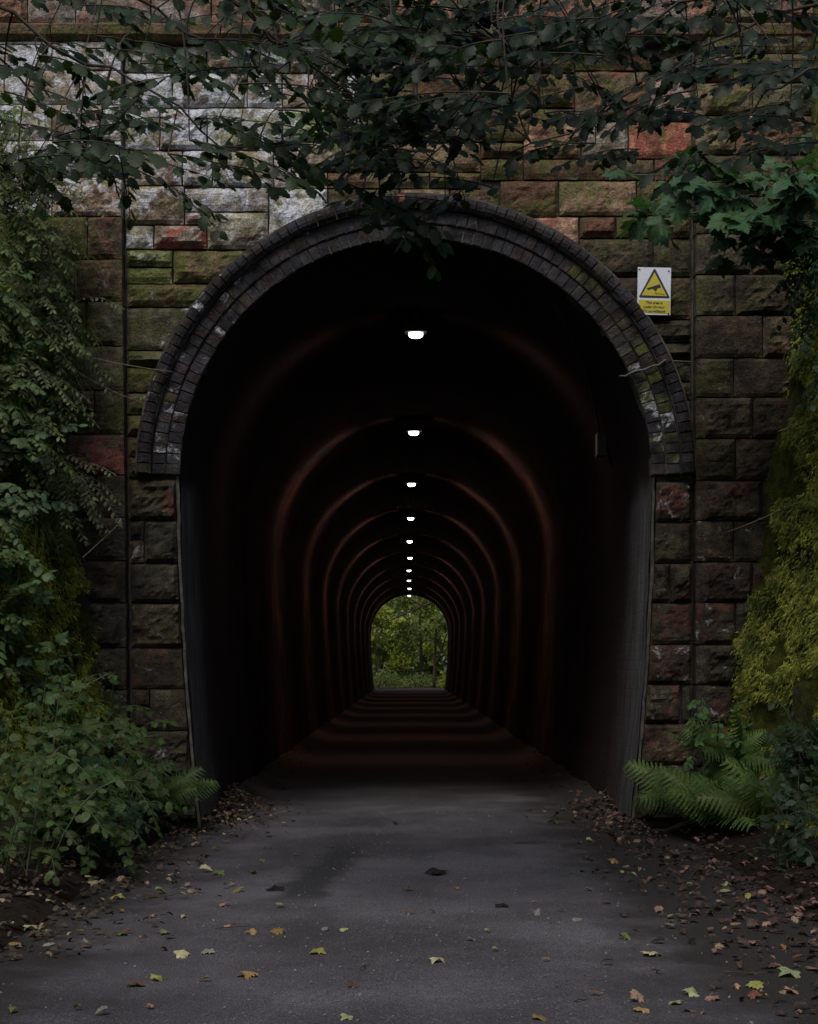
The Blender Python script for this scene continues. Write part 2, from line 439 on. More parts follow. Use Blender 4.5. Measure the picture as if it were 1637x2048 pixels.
# core wall behind the stones
W0, W1, ZT = -5.0, 5.0, 7.3
def outer(x, z):
    if z <= ZS: return (W0 if x < CX else W1, z)
    dx, dz = x - CX, z - ZS
    t = min(((W1 - CX) / dx if dx > 1e-6 else 9e9), ((W0 - CX) / dx if dx < -1e-6 else 9e9), ((ZT - ZS) / dz if dz > 1e-6 else 9e9))
    return (CX + dx * t, ZS + dz * t)
v = []; f = []
for i, (x, z) in enumerate(prof):
    d = .045
    if z > ZS: r = math.hypot(x - CX, z - ZS); xi, zi = CX + (x - CX) * (r + d) / r, ZS + (z - ZS) * (r + d) / r
    else: xi, zi = x + (d if x > CX else -d), z
    xo, zo = outer(x, z)
    v += [(xi, .03, zi), (xo, .03, zo)]
for i in range(len(prof) - 1): f.append((2 * i, 2 * i + 2, 2 * i + 3, 2 * i + 1))
n0 = len(v); v += [(W0, .03, ZT), (W1, .03, ZT)]
# corner fills
for i in range(len(prof) - 1):
    a, b_ = v[2 * i + 1], v[2 * i + 3]
    if abs(a[0] - W0) < 1e-5 and abs(b_[2] - ZT) < 1e-5 and a[2] < ZT - 1e-4: f.append((2 * i + 1, 2 * i + 3, n0))
    if abs(a[2] - ZT) < 1e-5 and abs(b_[0] - W1) < 1e-5 and b_[2] < ZT - 1e-4: f.append((2 * i + 1, 2 * i + 3, n0 + 1))
nb = len(v)
v += [(a, .55, c) for a, _, c in v[:nb]]
f += [tuple(i + nb for i in reversed(q)) for q in f]
f += [(nb + n0, nb + n0 + 1, n0 + 1, n0)]
link('wall_core', mesh('wall_core', v, f, M['mortar']), pt)

def set_attr(o, c, lime=0, moss=0, soot_shade=0, red=0):
    o.color = (c[0], c[1], c[2], 1); o['lime'] = float(lime); o['moss'] = float(moss); o['soot_shade'] = float(soot_shade); o['red'] = float(red)

def stone(x0, y0, x1, y1, Yf=0.0, look=None, rough=1.0, margin=None, clip=True, name='stone', bulge=1.0):
    J = 1.4
    if y0 > 955: bulge *= 1.35
    a = P(x0 + J, y1 - J, YP); b_ = P(x1 - J, y0 + J, YP)
    X0, X1, Z0, Z1 = a.x, b_.x, a.z, b_.z
    w, h = X1 - X0, Z1 - Z0
    if w < .03 or h < .03: return None
    nx = max(3, min(16, int(w / .03))); nzv = max(3, min(12, int(h / .03)))
    sd_ = random.uniform(0, 100); full = random.choice((.2, .6, .9, 1.1, 1.3)) * random.uniform(.8, 1.15) * rough
    tilt = random.uniform(-.012, .012); tilx = random.uniform(-.012, .012)
    us = [0, .07] + [.07 + .86 * i / nx for i in range(1, nx)] + [.93, 1]
    vs = [0, .09] + [.09 + .82 * i / nzv for i in range(1, nzv)] + [.91, 1]
    V = []; ins = []
    RC = RI + .2
    for vi in vs:
        for ui in us:
            X = X0 + w * ui; Z = Z0 + h * vi
            e = min(ui * w, (1 - ui) * w, vi * h, (1 - vi) * h)
            rise = sstep(0, .035, e)
            rock = .5 + .9 * fbm(X * 5.5 + sd_, sd_, Z * 7 + sd_, 3) + .55 * abs(nz(X * 13 + sd_, 3, Z * 15))
            top_ = .75 + .35 * math.sin(vi * math.pi) + .15 * vi
            d = rise * (.012 + .04 * max(-.1, rock) * full * top_ * bulge)
            if margin is not None:
                md = (X1 - X) if margin > 0 else (X - X0)
                kf = sstep(.055, .085, md); d = rise * .012 * (1 - kf) + d * kf
            d += tilt * (vi - .5) + tilx * (ui - .5)
            if e < 1e-6:
                X += .006 * nz(X * 9 + sd_, 1, Z * 9); Z += .006 * nz(X * 9, 7, Z * 9 + sd_)
            inside = False
            if clip:
                if Z > ZS - .03:
                    r = math.hypot(X - CX, Z - ZS)
                    if r < RC: inside = True; X, Z = CX + (X - CX) * RC / r, ZS + (Z - ZS) * RC / r; d = .0
                else:
                    hw = half_w(Z) + .04
                    if abs(X - CX) < hw: X = CX + hw * (1 if X > CX else -1); d = min(d, .015)
            V.append((X, Yf - .012 - d, Z)); ins.append(inside)
    n = len(us); m_ = len(vs); Fc = []
    for j in range(m_ - 1):
        for i in range(n - 1):
            q = (j * n + i, j * n + i + 1, (j + 1) * n + i + 1, (j + 1) * n + i)
            if not all(ins[t] for t in q): Fc.append(q)
    if not Fc: return None
    rim = [i for i in range(n)] + [j * n + n - 1 for j in range(1, m_)] + [(m_ - 1) * n + i for i in range(n - 2, -1, -1)] + [j * n for j in range(m_ - 2, 0, -1)]
    base = len(V)
    for t in rim: V.append((V[t][0], .06, V[t][2]))
    L_ = len(rim)
    for i in range(L_):
        a_, b2 = rim[i], rim[(i + 1) % L_]
        if ins[a_] and ins[b2]: continue
        Fc.append((a_, base + i, base + (i + 1) % L_, b2))
    o = link(name, mesh('stone', V, Fc, M['stone']), pt)
    xc, yc = (x0 + x1) / 2, (y0 + y1) / 2
    if look is None: look = stone_look(xc, yc)
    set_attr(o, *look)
    return o
def stone_look(x, y):
    r = random.random
    warm = [(.23, .165, .095), (.19, .16, .085), (.26, .185, .115), (.165, .145, .08), (.24, .135, .09), (.19, .175, .11)]
    c = random.choice(warm); kk = .55 + .4 * r(); c = tuple(t * kk for t in c)
    lime = moss = soot_shade = red = 0
    if x < 250:
        if y < 445: lime = .75 + .25 * r(); c = (.3, .25, .19); moss = .2 * r()
        elif y < 960: red = .5 * (r() < .5); moss = .5 * r() + .3; soot_shade = .35 * r() + .25; lime = .1
        else: soot_shade = .75 + .25 * r(); lime = .22; moss = .35 * r()
    elif x < 680 and y < 960:
        if y < 480: lime = .65 + .35 * r(); c = tuple(t * (1.1 + .3 * r()) for t in (.25, .22, .165)); moss = .1 + .45 * r()
        else: moss = .6 + .4 * r(); lime = .3 * r() + .05; soot_shade = .15 + .5 * r()
    elif y > 955:
        soot_shade = .78 + .2 * r(); lime = .1 + .35 * r(); red = .6 * (r() < .4); moss = .25 * r(); c = tuple(t * .8 for t in c)
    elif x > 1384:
        moss = .5 * r() + .25; soot_shade = .8 + .2 * r(); lime = .1 * r()  # dark value holds painted canopy shade as well as soot
        if y < 330: soot_shade = .3; lime = .3; c = tuple(t * 1.3 for t in c)
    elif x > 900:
        if y < 480: c = tuple(t * .75 for t in c); red = .5 * (r() < .45); moss = .35 + .6 * r(); lime = .3 * r(); soot_shade = .1 + .35 * r(); c = tuple(t * u for t, u in zip(c, (1.15, .98, .95)))  # base colour and dark value lowered to stand in for canopy shade
        else: moss = .6 + .3 * r(); soot_shade = .8 + .2 * r()  # darkened beyond its own soot to imitate the canopy's shade
    else: lime = .5 * r(); moss = .4 * r(); soot_shade = .2
    return (c, lime, moss, soot_shade, red)

# left spandrel, laid stone by stone
LEFT = [(250, 302, 365, 372), (365, 302, 425, 372), (425, 302, 548, 376), (548, 302, 583, 376),
        (250, 373, 369, 450), (370, 376, 538, 424), (370, 425, 414, 450), (415, 425, 538, 500), (538, 378, 656, 500), (656, 378, 800, 440), (800, 378, 900, 440),
        (252, 451, 308, 499), (308, 451, 414, 499),
        (254, 500, 346, 535), (254, 536, 346, 568), (347, 501, 520, 568),
        (254, 569, 430, 615), (254, 616, 390, 701), (254, 702, 350, 735), (254, 736, 340, 786),
        (254, 787, 320, 830), (254, 831, 310, 873), (256, 874, 300, 913), (256, 914, 300, 956),
        (583, 286, 700, 344), (700, 286, 800, 344), (583, 345, 655, 378), (655, 345, 760, 378), (760, 345, 860, 378), (800, 286, 962, 344), (860, 345, 962, 378), (900, 379, 1000, 440)]
SPEC = {(308, 451): ((.27, .22, .18), .3, 0, 0, 1.), (538, 378): ((.42, .41, .38), 1., .5, 0, 0), (370, 376): ((.33, .31, .29), .8, 0, .15, 0), (415, 425): ((.3, .28, .22), .5, .25, 0, 0),
        (254, 500): ((.2, .22, .1), .35, .9, 0, 0), (254, 536): ((.2, .22, .1), .3, 1., 0, 0)}
for q in LEFT: stone(*q, look=SPEC.get((q[0], q[1])))
RIGHT = [(962, 286, 1047, 318), (1047, 245, 1163, 318), (1164, 245, 1256, 318), (1257, 245, 1383, 318),
         (962, 319, 1047, 361), (1047, 319, 1208, 361), (1209, 319, 1308, 361), (1309, 319, 1383, 361),
         (1000, 362, 1118, 440), (1118, 362, 1273, 433), (1274, 362, 1383, 433),
         (1062, 434, 1158, 520), (1159, 434, 1232, 477), (1232, 434, 1308, 477), (1309, 434, 1383, 477),
         (1159, 478, 1306, 554), (1307, 478, 1383, 554), (1200, 555, 1383, 640), (1260, 641, 1383, 686), (1290, 687, 1383, 721),
         (1300, 722, 1383, 764), (1320, 765, 1383, 800), (1330, 801, 1383, 880), (1340, 881, 1383, 960),
         (1150, 143, 1299, 243), (1300, 143, 1383, 243), (1150, 108, 1250, 142), (1250, 108, 1336, 142), (1337, 108, 1383, 142)]
SPR = {(1257, 245): ((.34, .15, .1), .05, .15, 0, 1.), (1047, 245): ((.32, .2, .14), .1, .35, 0, .9), (1164, 245): ((.3, .27, .24), .45, .1, 0, 0),
       (1118, 362): ((.26, .17, .12), .05, .7, .1, .5), (1062, 434): ((.33, .2, .14), .15, .15, .1, .7), (1300, 143): ((.33, .26, .24), .3, .1, 0, .4)}
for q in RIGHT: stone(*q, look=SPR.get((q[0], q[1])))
# courses high up, mostly behind leaves
for y0, y1 in ((90, 146), (147, 216), (217, 301)):
    x = 250
    while x < 1140:
        x2 = min(x + random.choice((70, 95, 120, 150)), 1149)
        if 1149 - x2 < 45: x2 = 1149
        yy1 = y1 if x2 < 583 or y1 < 290 else 285
        stone(x, y0, x2, yy1, clip=False); x = x2
for xa, xb in ((962, 1046), (1047, 1149)): stone(xa, 217, xb, 244, clip=False) if False else None
x = -480
while x < 2050:                                     # parapet course above the ledge
    x2 = x + random.choice((95, 120, 150)); stone(x, -40, x2, 54, Yf=-.06, clip=False, look=((.30, .17, .12) if random.random() < .6 else (.25, .22, .2), .15, .2, .15, .4)); x = x2
x = -480
while x < 2050:
    x2 = x + random.choice((130, 160)); stone(x, -150, x2, -42, Yf=-.06, clip=False); x = x2
# projecting ledge
x = -480
mbs = []
while x < 2050:
    x2 = x + random.choice((170, 210))
    a = P(x + 1, 92, YP); c_ = P(x2 - 1, 56, YP)
    v = []; f = []; nn = 8
    pr = [(.05, a.z + .0), (-.10, a.z + .0), (-.155, a.z + .035), (-.165, a.z + .1), (-.10, c_.z), (.05, c_.z)]
    for i in range(nn + 1):
        X = a.x + (c_.x - a.x) * i / nn
        for (yy, zz) in pr: v.append((X, yy + .015 * nz(X * 6, yy * 20, zz * 5), zz + .008 * nz(X * 7, 5, zz)))
    for i in range(nn):
        for j in range(5): f.append((i * 6 + j, i * 6 + j + 1, i * 6 + 7 + j, i * 6 + 6 + j))
    f += [(0, 1, 2, 3, 4, 5)[::-1], tuple(nn * 6 + j for j in range(6))]
    o = link('ledge_stone', mesh('ledge_stone', v, f, M['stone']), pt); set_attr(o, (.2, .13, .09), .05, .75, .3, .3)
    x = x2
# pilasters
PL = [92, 150, 218, 290, 362, 440, 525, 609, 697, 785, 872, 953, 1037, 1123, 1206, 1296, 1379, 1462, 1550, 1645]
SPL = {290: 178, 440: 180, 609: 178, 785: 195, 953: 197, 1123: 0, 150: 165}
PROUD = -.09
for y0, y1 in zip(PL, PL[1:]):
    lean = max(0, y0 - 200) * .011
    xr = 247 + lean; xl = 20; s = SPL.get(y0, 0)
    lk = None
    if y0 == 362: lk = ((.40, .28, .2), .75, .1, 0, 0)
    if y0 == 872: lk = ((.17, .09, .075), .1, .1, .35, .8)
    if s:
        stone(s, y0, xr, y1, Yf=PROUD, margin=1, clip=False)
        if y0 in (609, 785):
            ym = y0 + (y1 - y0) * .48; stone(xl + 40, y0, s, ym, Yf=PROUD, clip=False); stone(xl + 40, ym, s, y1, Yf=PROUD, clip=False)
        else: stone(xl + 40, y0, s, y1, Yf=PROUD, clip=False)
        stone(-120, y0, xl + 40, y1, Yf=PROUD, clip=False)
    else:
        stone(110, y0, xr, y1, Yf=PROUD, margin=1, clip=False, look=lk); stone(-40, y0, 110, y1, Yf=PROUD, clip=False)
        stone(-160, y0, -40, y1, Yf=PROUD, clip=False)
PR = [58, 117, 175, 240, 318, 400, 475, 555, 637, 721, 799, 881, 964, 1044, 1126, 1206, 1289, 1369, 1447, 1530, 1645]
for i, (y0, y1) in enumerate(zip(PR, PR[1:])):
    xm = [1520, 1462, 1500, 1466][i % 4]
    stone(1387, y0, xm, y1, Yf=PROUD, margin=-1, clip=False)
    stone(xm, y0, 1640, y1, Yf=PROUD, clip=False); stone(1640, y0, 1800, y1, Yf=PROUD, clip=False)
# solid cores of the pilasters
mb = MB(); a = P(-170, 1645, YP); c_ = P(244, 95, YP); mb.box(a.x, c_.x, PROUD + .03, .03 - .002, -.2, c_.z)
link('pilaster_core', mb.me('pilaster_core', M['mortar']), pt)
mb = MB(); a = P(1391, 1645, YP); c_ = P(1800, 62, YP); mb.box(a.x, c_.x, PROUD + .03, .03 - .002, -.2, c_.z)
link('pilaster_core', mb.me('pilaster_core', M['mortar']), pt)
# jambs under the rings
JL = [959, 1041, 1127, 1207, 1296, 1378, 1462, 1550, 1645]
for i, (y0, y1) in enumerate(zip(JL, JL[1:])):
    xl = 258 + max(0, y0 - 960) * .012
    if i == 1: stone(xl, y0, 289, 1080, rough=.6); stone(xl, 1080, 289, y1, rough=.5); stone(289, y0, 400, y1)
    elif i == 5: stone(xl, y0, 300, 1412); stone(xl, 1412, 300, y1); stone(300, y0, 410, y1)
    else: stone(xl, y0, 410, y1)
JR = [964, 1045, 1127, 1206, 1289, 1369, 1447, 1530, 1645]
for i, (y0, y1) in enumerate(zip(JR, JR[1:])):
    if i == 5: stone(1270, y0, 1362, y1); stone(1363, y0, 1386, y1)
    elif i == 2: stone(1270, y0, 1340, y1); stone(1340, y0, 1386, y1)
    else: stone(1250, y0, 1386, y1)

# brick rings
def wedge(r0, r1, y0, y1, ang, roll, jit):
    """one brick of a ring, at the top of the arch (local: radial = +Z, tangential = X)"""
    t = ang * .5 * .91; v = []
    if roll: cs = [(r0, .1), (r0, y0 + .03)] + [((r0 + r1) / 2 - math.cos(a) * (r1 - r0) / 2, y0 + .05 - math.sin(a) * .062) for a in [math.pi * i / 6 for i in range(7)]] + [(r1, y0 + .05), (r1, .1)]
    else:
        c = .005
        cs = [(r0, y1), (r0, y0 + c), (r0 + c, y0), ((r0 + r1) / 2, y0 - .001), (r1 - c, y0), (r1, y0 + c), (r1, y1)]
    n = len(cs); rows = [(-1, .004), (-.92, 0), (.92, 0), (1, .004)]
    for s, dy in rows:
        for i, (r, y) in enumerate(cs):
            jx = random.uniform(-jit, jit); a = s * t
            v.append((r * math.sin(a) + jx, y + (dy if y < .05 else 0) + random.uniform(-jit, jit), r * math.cos(a) + random.uniform(-jit, jit)))
    f = []
    for k in range(3):
        for i in range(n - 1): f.append((k * n + i, k * n + i + 1, (k + 1) * n + i + 1, (k + 1) * n + i))
    f += [tuple(range(n))[::-1], tuple(3 * n + i for i in range(n))]
    return v, f
rings = [('inner', RI + .002, RI + .102, -.045, 73, False), ('middle', RI + .110, RI + .208, -.062, 78, False), ('outer', RI + .216, RI + .322, -.125, 84, True)]
bcols = [(.055, .052, .062), (.044, .041, .054), (.058, .044, .046), (.05, .045, .047), (.036, .035, .043)]
for nm, r0, r1, y0, cnt, roll in rings:
    # mortar bed of the ring, a little behind the bricks
    v = []; f = []; NA = 80
    for i in range(NA + 1):
        a = math.pi * i / NA
        for (r, y) in ((r0 - .0015 if not roll else r0, .1), (r0 - .0015 if not roll else r0, y0 + (.009 if not roll else .03)), (r1 + .006, y0 + (.009 if not roll else .03)), (r1 + .006, .1)):
            v.append((CX + r * math.cos(a), y, ZS + r * math.sin(a)))
    for i in range(NA):
        for k in range(3): f.append((i * 4 + k, i * 4 + 4 + k, i * 4 + 5 + k, i * 4 + 1 + k))
    f += [(0, 1, 2, 3), tuple(NA * 4 + k for k in (3, 2, 1, 0))]
    ring = link('arch_ring', mesh('arch_ring', v, f, M['ring_mortar']), pt)
    ang = math.pi / cnt
    var = [mesh('brick', *wedge(r0, r1, y0, .09, ang, roll, .0018), M['brick'], False) for _ in range(5)]
    for i in range(cnt):
        a = -math.pi / 2 + (i + .5) * ang                       # -: left
        mw = Matrix.Translation((CX, random.uniform(-.004, .004), ZS)) @ Matrix.Rotation(a + random.uniform(-.0008, .0008), 4, 'Y')
        o = link('brick', random.choice(var), ring, mw)
        c = random.choice(bcols); kk = random.uniform(.6, .95); c = tuple(t * kk for t in c)
        lime = .18 * random.random() if random.random() < .4 else .03
        moss = 0; soot_shade = .25 * random.random(); red = .7 if random.random() < .02 else 0
        deg = math.degrees(a)
        if deg > 38 and not roll and random.random() < .5: moss = .7; lime = .2
        if deg > 62 and not roll: lime = .25 + .42 * random.random()
        if deg < -40 and random.random() < .35: lime = .62
        set_attr(o, c, lime, moss, soot_shade, red)

# ------------------------------------------------------------------ lamps in the vault
def lamp_tree(ld):
    ld.use_nodes = True; nt = ld.node_tree; k = N(nt); em = nt.nodes['Emission']
    nv = k.n('ShaderNodeTexCoord').outputs['Normal']
    sp = k.n('ShaderNodeSeparateXYZ'); k.l(nv, sp.inputs[0])
    y2 = k.math('MULTIPLY', sp.outputs[1], sp.outputs[1])
    g_ = k.math('ADD', k.math('POWER', 2.718, k.math('MULTIPLY', y2, -10.0)), .08)
    dn = k.ramp(sp.outputs[2], -.25, .22, 1, .04)
    k.l(k.math('MULTIPLY', g_, dn), em.inputs['Strength'])
    em.inputs['Color'].default_value = (1, .8, .68, 1)
LY = [671, 867, 970, 1038, 1084, 1117, 1142, 1162, 1178, 1192]
LX = [832, 828, 823.5, 822, 820, 820.5, 818.5, 818.5, 819.5, 819]
ld = bpy.data.lights.new('lamp_light', 'POINT'); ld.energy = 50; ld.shadow_soft_size = .03; lamp_tree(ld)
ld1 = ld.copy(); ld1.energy = 14
hs = MB(); hs.box(-.10, .10, -.075, .075, .026, .10); hs.box(-.02, .02, -.02, .02, .10, .26)
hme = hs.me('housing', M['housing'])
v = []; f = []; sg = 12
for j, (rr, z) in enumerate(((.0, -.026), (.045, -.024), (.066, -.012), (.073, .008), (.073, .027))):
    for i in range(sg):
        a = 2 * math.pi * i / sg; v.append((rr * math.cos(a) * 1.0, rr * math.sin(a) * .62, z))
for j in range(4):
    for i in range(sg): f.append((j * sg + i, j * sg + (i + 1) % sg, (j + 1) * sg + (i + 1) % sg, (j + 1) * sg + i))
dme = mesh('diffuser', v, f, M['diffuser'], True)
ordw = ['first', 'second', 'third', 'fourth', 'fifth', 'sixth', 'seventh', 'eighth', 'ninth', 'tenth']
for i, (lx, ly) in enumerate(zip(LX, LY)):
    Y = 12 / 1.97 * (2.385 + i)
    p_ = P(lx, ly, Y); p_.z = min(p_.z, ZS + RI - .13)
    r_ = empty('tunnel_lamp', p_, 'lit white ceiling lamp under the vault, %s one into the tunnel' % ordw[i], 'lamp', 'lamps along the tunnel crown')
    link('housing', hme, r_); link('diffuser', dme, r_, Matrix.Scale(.9, 4))
    lo = link('lamp_light', ld if i else ld1, r_, loc=(0, 0, -.05))

# ------------------------------------------------------------------ sign
sp_ = P(1309, 582, YP - .10)
sg_r = empty('warning_sign', (sp_.x, YP - .10, sp_.z), 'white and yellow surveillance warning sign screwed to the stone wall', 'sign')
sw, sh = 66 / 265, 94 / 265
mb = MB(); mb.box(-sw / 2, sw / 2, 0, .004, -sh / 2, sh / 2)
plate = link('plate', mb.me('plate', M['sign_white']), sg_r)
plate.rotation_euler = (0, R(1.0), 0)
def flat(pts, y, mat, name, th=.0012):
    n = len(pts); v = [(x, y, z) for x, z in pts] + [(x, y + th, z) for x, z in pts]
    f = [tuple(range(n))] + [tuple(range(n, 2 * n))[::-1]] + [(i, n + i, n + (i + 1) % n, (i + 1) % n) for i in range(n)]
    return link(name, mesh(name, v, f, mat), plate)
def sxz(px, py):    # pixel of the enlarged sign view -> plate coordinates
    return ((px - 569) / 530 * sw, (672 - py) / 765 * sh)
flat([sxz(330, 765), sxz(345, 778), sxz(812, 783), sxz(820, 770), sxz(582, 315), sxz(558, 315)], -.002, M['sign_black'], 'black_triangle')
flat([sxz(370, 745), sxz(775, 752), sxz(570, 372)], -.004, M['sign_yellow'], 'yellow_triangle')
flat([sxz(450, 630), sxz(468, 655), sxz(548, 632), sxz(570, 662), sxz(605, 662), sxz(618, 628), sxz(678, 612), sxz(655, 560)], -.006, M['sign_black'], 'camera_symbol')
flat([sxz(588, 665), sxz(588, 715), sxz(735, 728), sxz(735, 721), sxz(595, 708), sxz(595, 665)], -.006, M['sign_black'], 'camera_cable_symbol')
flat([sxz(328, 812), sxz(328, 1020), sxz(822, 1035), sxz(826, 822)], -.002, M['sign_yellow'], 'yellow_panel')
for tx, py in (('This area is', 862), ('under 24 hour', 930), ('TV surveillance', 998)):
    cu = bpy.data.curves.new('t', 'FONT'); cu.body = tx; cu.size = .027; cu.align_x = 'CENTER'; cu.align_y = 'CENTER'; cu.offset = .0006
    to = bpy.data.objects.new('t', cu); col.objects.link(to)
    bpy.context.view_layer.update()
    tm = bpy.data.meshes.new_from_object(to.evaluated_get(bpy.context.evaluated_depsgraph_get()))
    bpy.data.objects.remove(to); tm.materials.clear(); tm.materials.append(M['sign_black'])
    x_, z_ = sxz(572, py)
    o = link('lettering', tm, plate); o.location = (x_, -.0035, z_); o.rotation_euler = (R(90), 0, 0)
scr = MB(); scr.tube([Vector((0, 0, 0)), Vector((0, -.004, 0))], [.007, .005], 8)
sme = scr.me('screw', M['sign_black'])
for px, py in ((333, 328), (797, 345), (803, 1035)):
    x_, z_ = sxz(px, py); link('screw', sme, plate, loc=(x_, -.001, z_))

# ------------------------------------------------------------------ cable over the arch ring and its box in the vault
cb = empty('cable', P(1290, 735, YP - .1), 'grey cable crossing the brick rings below the warning sign into a dark box', 'cable')
o0 = cb.location
pts = [P(1384, 724, YP - .035), P(1345, 722, YP - .075), P(1331, 720, YP - .14), P(1318, 730, YP - .16), P(1306, 732, YP - .10), P(1290, 739, YP - .085), P(1270, 742, YP - .075), P(1252, 752, YP - .06), P(1240, 752, YP + .05)]
mb = MB(); mb.tube([p_ - o0 for p_ in pts], .008, 6); link('wire', mb.me('wire', M['cable'], True), cb)
pts = []
for i in range(9):
    a = R(38 + i * 4.0); pts.append(Vector((CX + (RI - .03) * math.sin(a), YP + .35 + i * .22, ZS + (RI - .03) * math.cos(a))) - o0)
mb = MB(); mb.tube(pts, .010, 6); link('conduit', mb.me('conduit', M['housing'], True), cb)
e = pts[-1]; mb = MB(); mb.box(e.x - .03, e.x + .05, e.y - .08, e.y + .08, e.z - .18, e.z + .02)
link('junction_box', mb.me('junction_box', M['sign_black']), cb)

# ------------------------------------------------------------------ leaf shapes
def ovate(L=1., wd=.36, fold=.16, bend=.25, n=7, serr=.03, stalk=.18, seed=0):
    rr = random.Random(seed); v = []; f = []
    for i in range(n + 1):
        t = i / n
        w = wd * 1.72 * (t ** .6) * ((1 - t) ** .85) * (1 + .25 * (1 - t)) + (.03 if i == 0 else 0)
        z = -bend * t * t; y = t
        w2 = w + (serr * (1 if i % 2 else -1) if 0 < i < n else 0)
        v += [(-w2, y - .03 * (i % 2), z - fold * w2 * 1.0 + rr.uniform(-.015, .015)), (0, y, z), (w2, y - .03 * (i % 2), z - fold * w2 + rr.uniform(-.015, .015))]
    T = []
    for i in range(n):
        a = i * 3
        for q in ((a, a + 1, a + 4, a + 3), (a + 1, a + 2, a + 5, a + 4)):
            T += [(q[0], q[1], q[2]), (q[0], q[2], q[3])]
    b_ = len(v); v += [(-.012, 0, 0), (.012, 0, 0), (.0, -stalk, .04)]; T.append((b_, b_ + 1, b_ + 2))
    return np.array(v) * L, np.array(T)
def maple(seed=0, curl=.2, stalk=.5):
    rr = random.Random(seed)
    half = [(.0, .0), (.22, -.12), (.40, -.02), (.36, .10), (.50, .10), (.66, .22), (.52, .34), (.64, .54), (.50, .50), (.40, .56), (.24, .56), (.31, .78), (.17, .80), (.12, .92), (0, 1.08)]
    out = half + [(-x, y) for x, y in half[-2:0:-1]]
    c = (0, .28); v = [(0, .28, 0)]; mid = []
    for x, y in out:
        x *= rr.uniform(.93, 1.07); y *= rr.uniform(.95, 1.05)
        v.append((c[0] + (x - c[0]) * .5, c[1] + (y - c[1]) * .5, 0))
    for x, y in out:
        x *= rr.uniform(.93, 1.07); y *= rr.uniform(.95, 1.05); v.append((x, y, 0))
    n = len(out); T = []
    ph = rr.uniform(0, 6)
    V = []
    for x, y, z in v:
        dx, dy = x, y - .28; r2 = dx * dx + dy * dy; a = math.atan2(dy, dx)
        V.append((x, y, -curl * r2 * (1 + .8 * math.sin(3 * a + ph)) + .06 * math.sin(7 * a + ph) * math.sqrt(r2)))
    for i in range(n):
        j = (i + 1) % n
        T += [(0, 1 + i, 1 + j), (1 + i, 1 + n + i, 1 + n + j), (1 + i, 1 + n + j, 1 + j)]
    b_ = len(V); V += [(-.012, 0, 0), (.012, 0, 0), (.03, -stalk, .03)]; T.append((b_, b_ + 1, b_ + 2))
    return np.array(V), np.array(T)
def cmesh(name, vt, mat): return tri_mesh(name, vt[0], vt[1], mat, True)
OV = [ovate(seed=i, wd=.38 + .07 * (i % 3), bend=.12 + .1 * i, fold=.1 + .08 * (i % 2)) for i in range(4)]
LIME = [ovate(seed=9 + i, wd=.47, bend=.1 + .12 * i, fold=.1 + .1 * i, n=9, serr=.045, stalk=.3) for i in range(3)]
MP = [maple(seed=i, curl=.12 + .12 * i) for i in range(4)]
SMALL = [ovate(seed=20 + i, wd=.3, n=3, serr=0, bend=.2, stalk=.1) for i in range(2)]
SHAPES = {'ov': OV, 'lime': LIME, 'mp': MP, 'small': SMALL}
LMESH = {}
for kx, lst in SHAPES.items(): LMESH[kx] = [cmesh('leaf', q, M['leaf']) for q in lst]

def merge(mats, shapes):
    Vs = []; Ts = []; b_ = 0
    for i, m_ in enumerate(mats):
        V, T = shapes[i % len(shapes)]
        A = np.array(m_)
        Vs.append(V @ A[:3, :3].T + A[:3, 3]); Ts.append(T + b_); b_ += len(V)
    return np.concatenate(Vs), np.concatenate(Ts)
def screen_size(w, s):
    if w.y < .5: return 0
    return s * F / w.y
def emit_leaves(root, mats, kind, colr, maxobj, name='leaf', hue=.12, stuff='foliage', minpx=16):
    """mats: world matrices. The largest in view become objects, the rest one foliage part."""
    o0 = root.location
    sc_ = []
    for m_ in mats:
        w = m_.translation; px = screen_size(w, m_.to_scale().x)
        x = HX + w.x / max(w.y, .1) * F; y = HY - (w.z - CAMZ) / max(w.y, .1) * F
        vis = -30 < x < 1667 and -30 < y < 2070
        sc_.append(px if vis else 0)
    idx = sorted(range(len(mats)), key=lambda i: -sc_[i])
    T0 = Matrix.Translation(-o0)
    single = [i for i in idx[:maxobj] if sc_[i] >= minpx]; ss = set(single)
    for i in single:
        o = link(name, random.choice(LMESH[kind]), root, T0 @ mats[i])
        kk = random.uniform(.7, 1.35); h = random.uniform(-hue, hue)
        o.color = (max(.004, colr[0] * kk * (1 + 1.5 * h)), colr[1] * kk, max(.003, colr[2] * kk * (1 - h)), 1)
    rest = [T0 @ mats[i] for i in range(len(mats)) if i not in ss]
    if rest:
        V, T = merge(rest, SHAPES[kind])
        o = link(stuff, tri_mesh(stuff, V, T, M['leaf'], True), root); o.color = colr + (1,); o['kind'] = 'stuff'

def ru(a, b): return random.uniform(a, b)
def rv(s=1.): return Vector((ru(-s, s), ru(-s, s), ru(-s, s)))

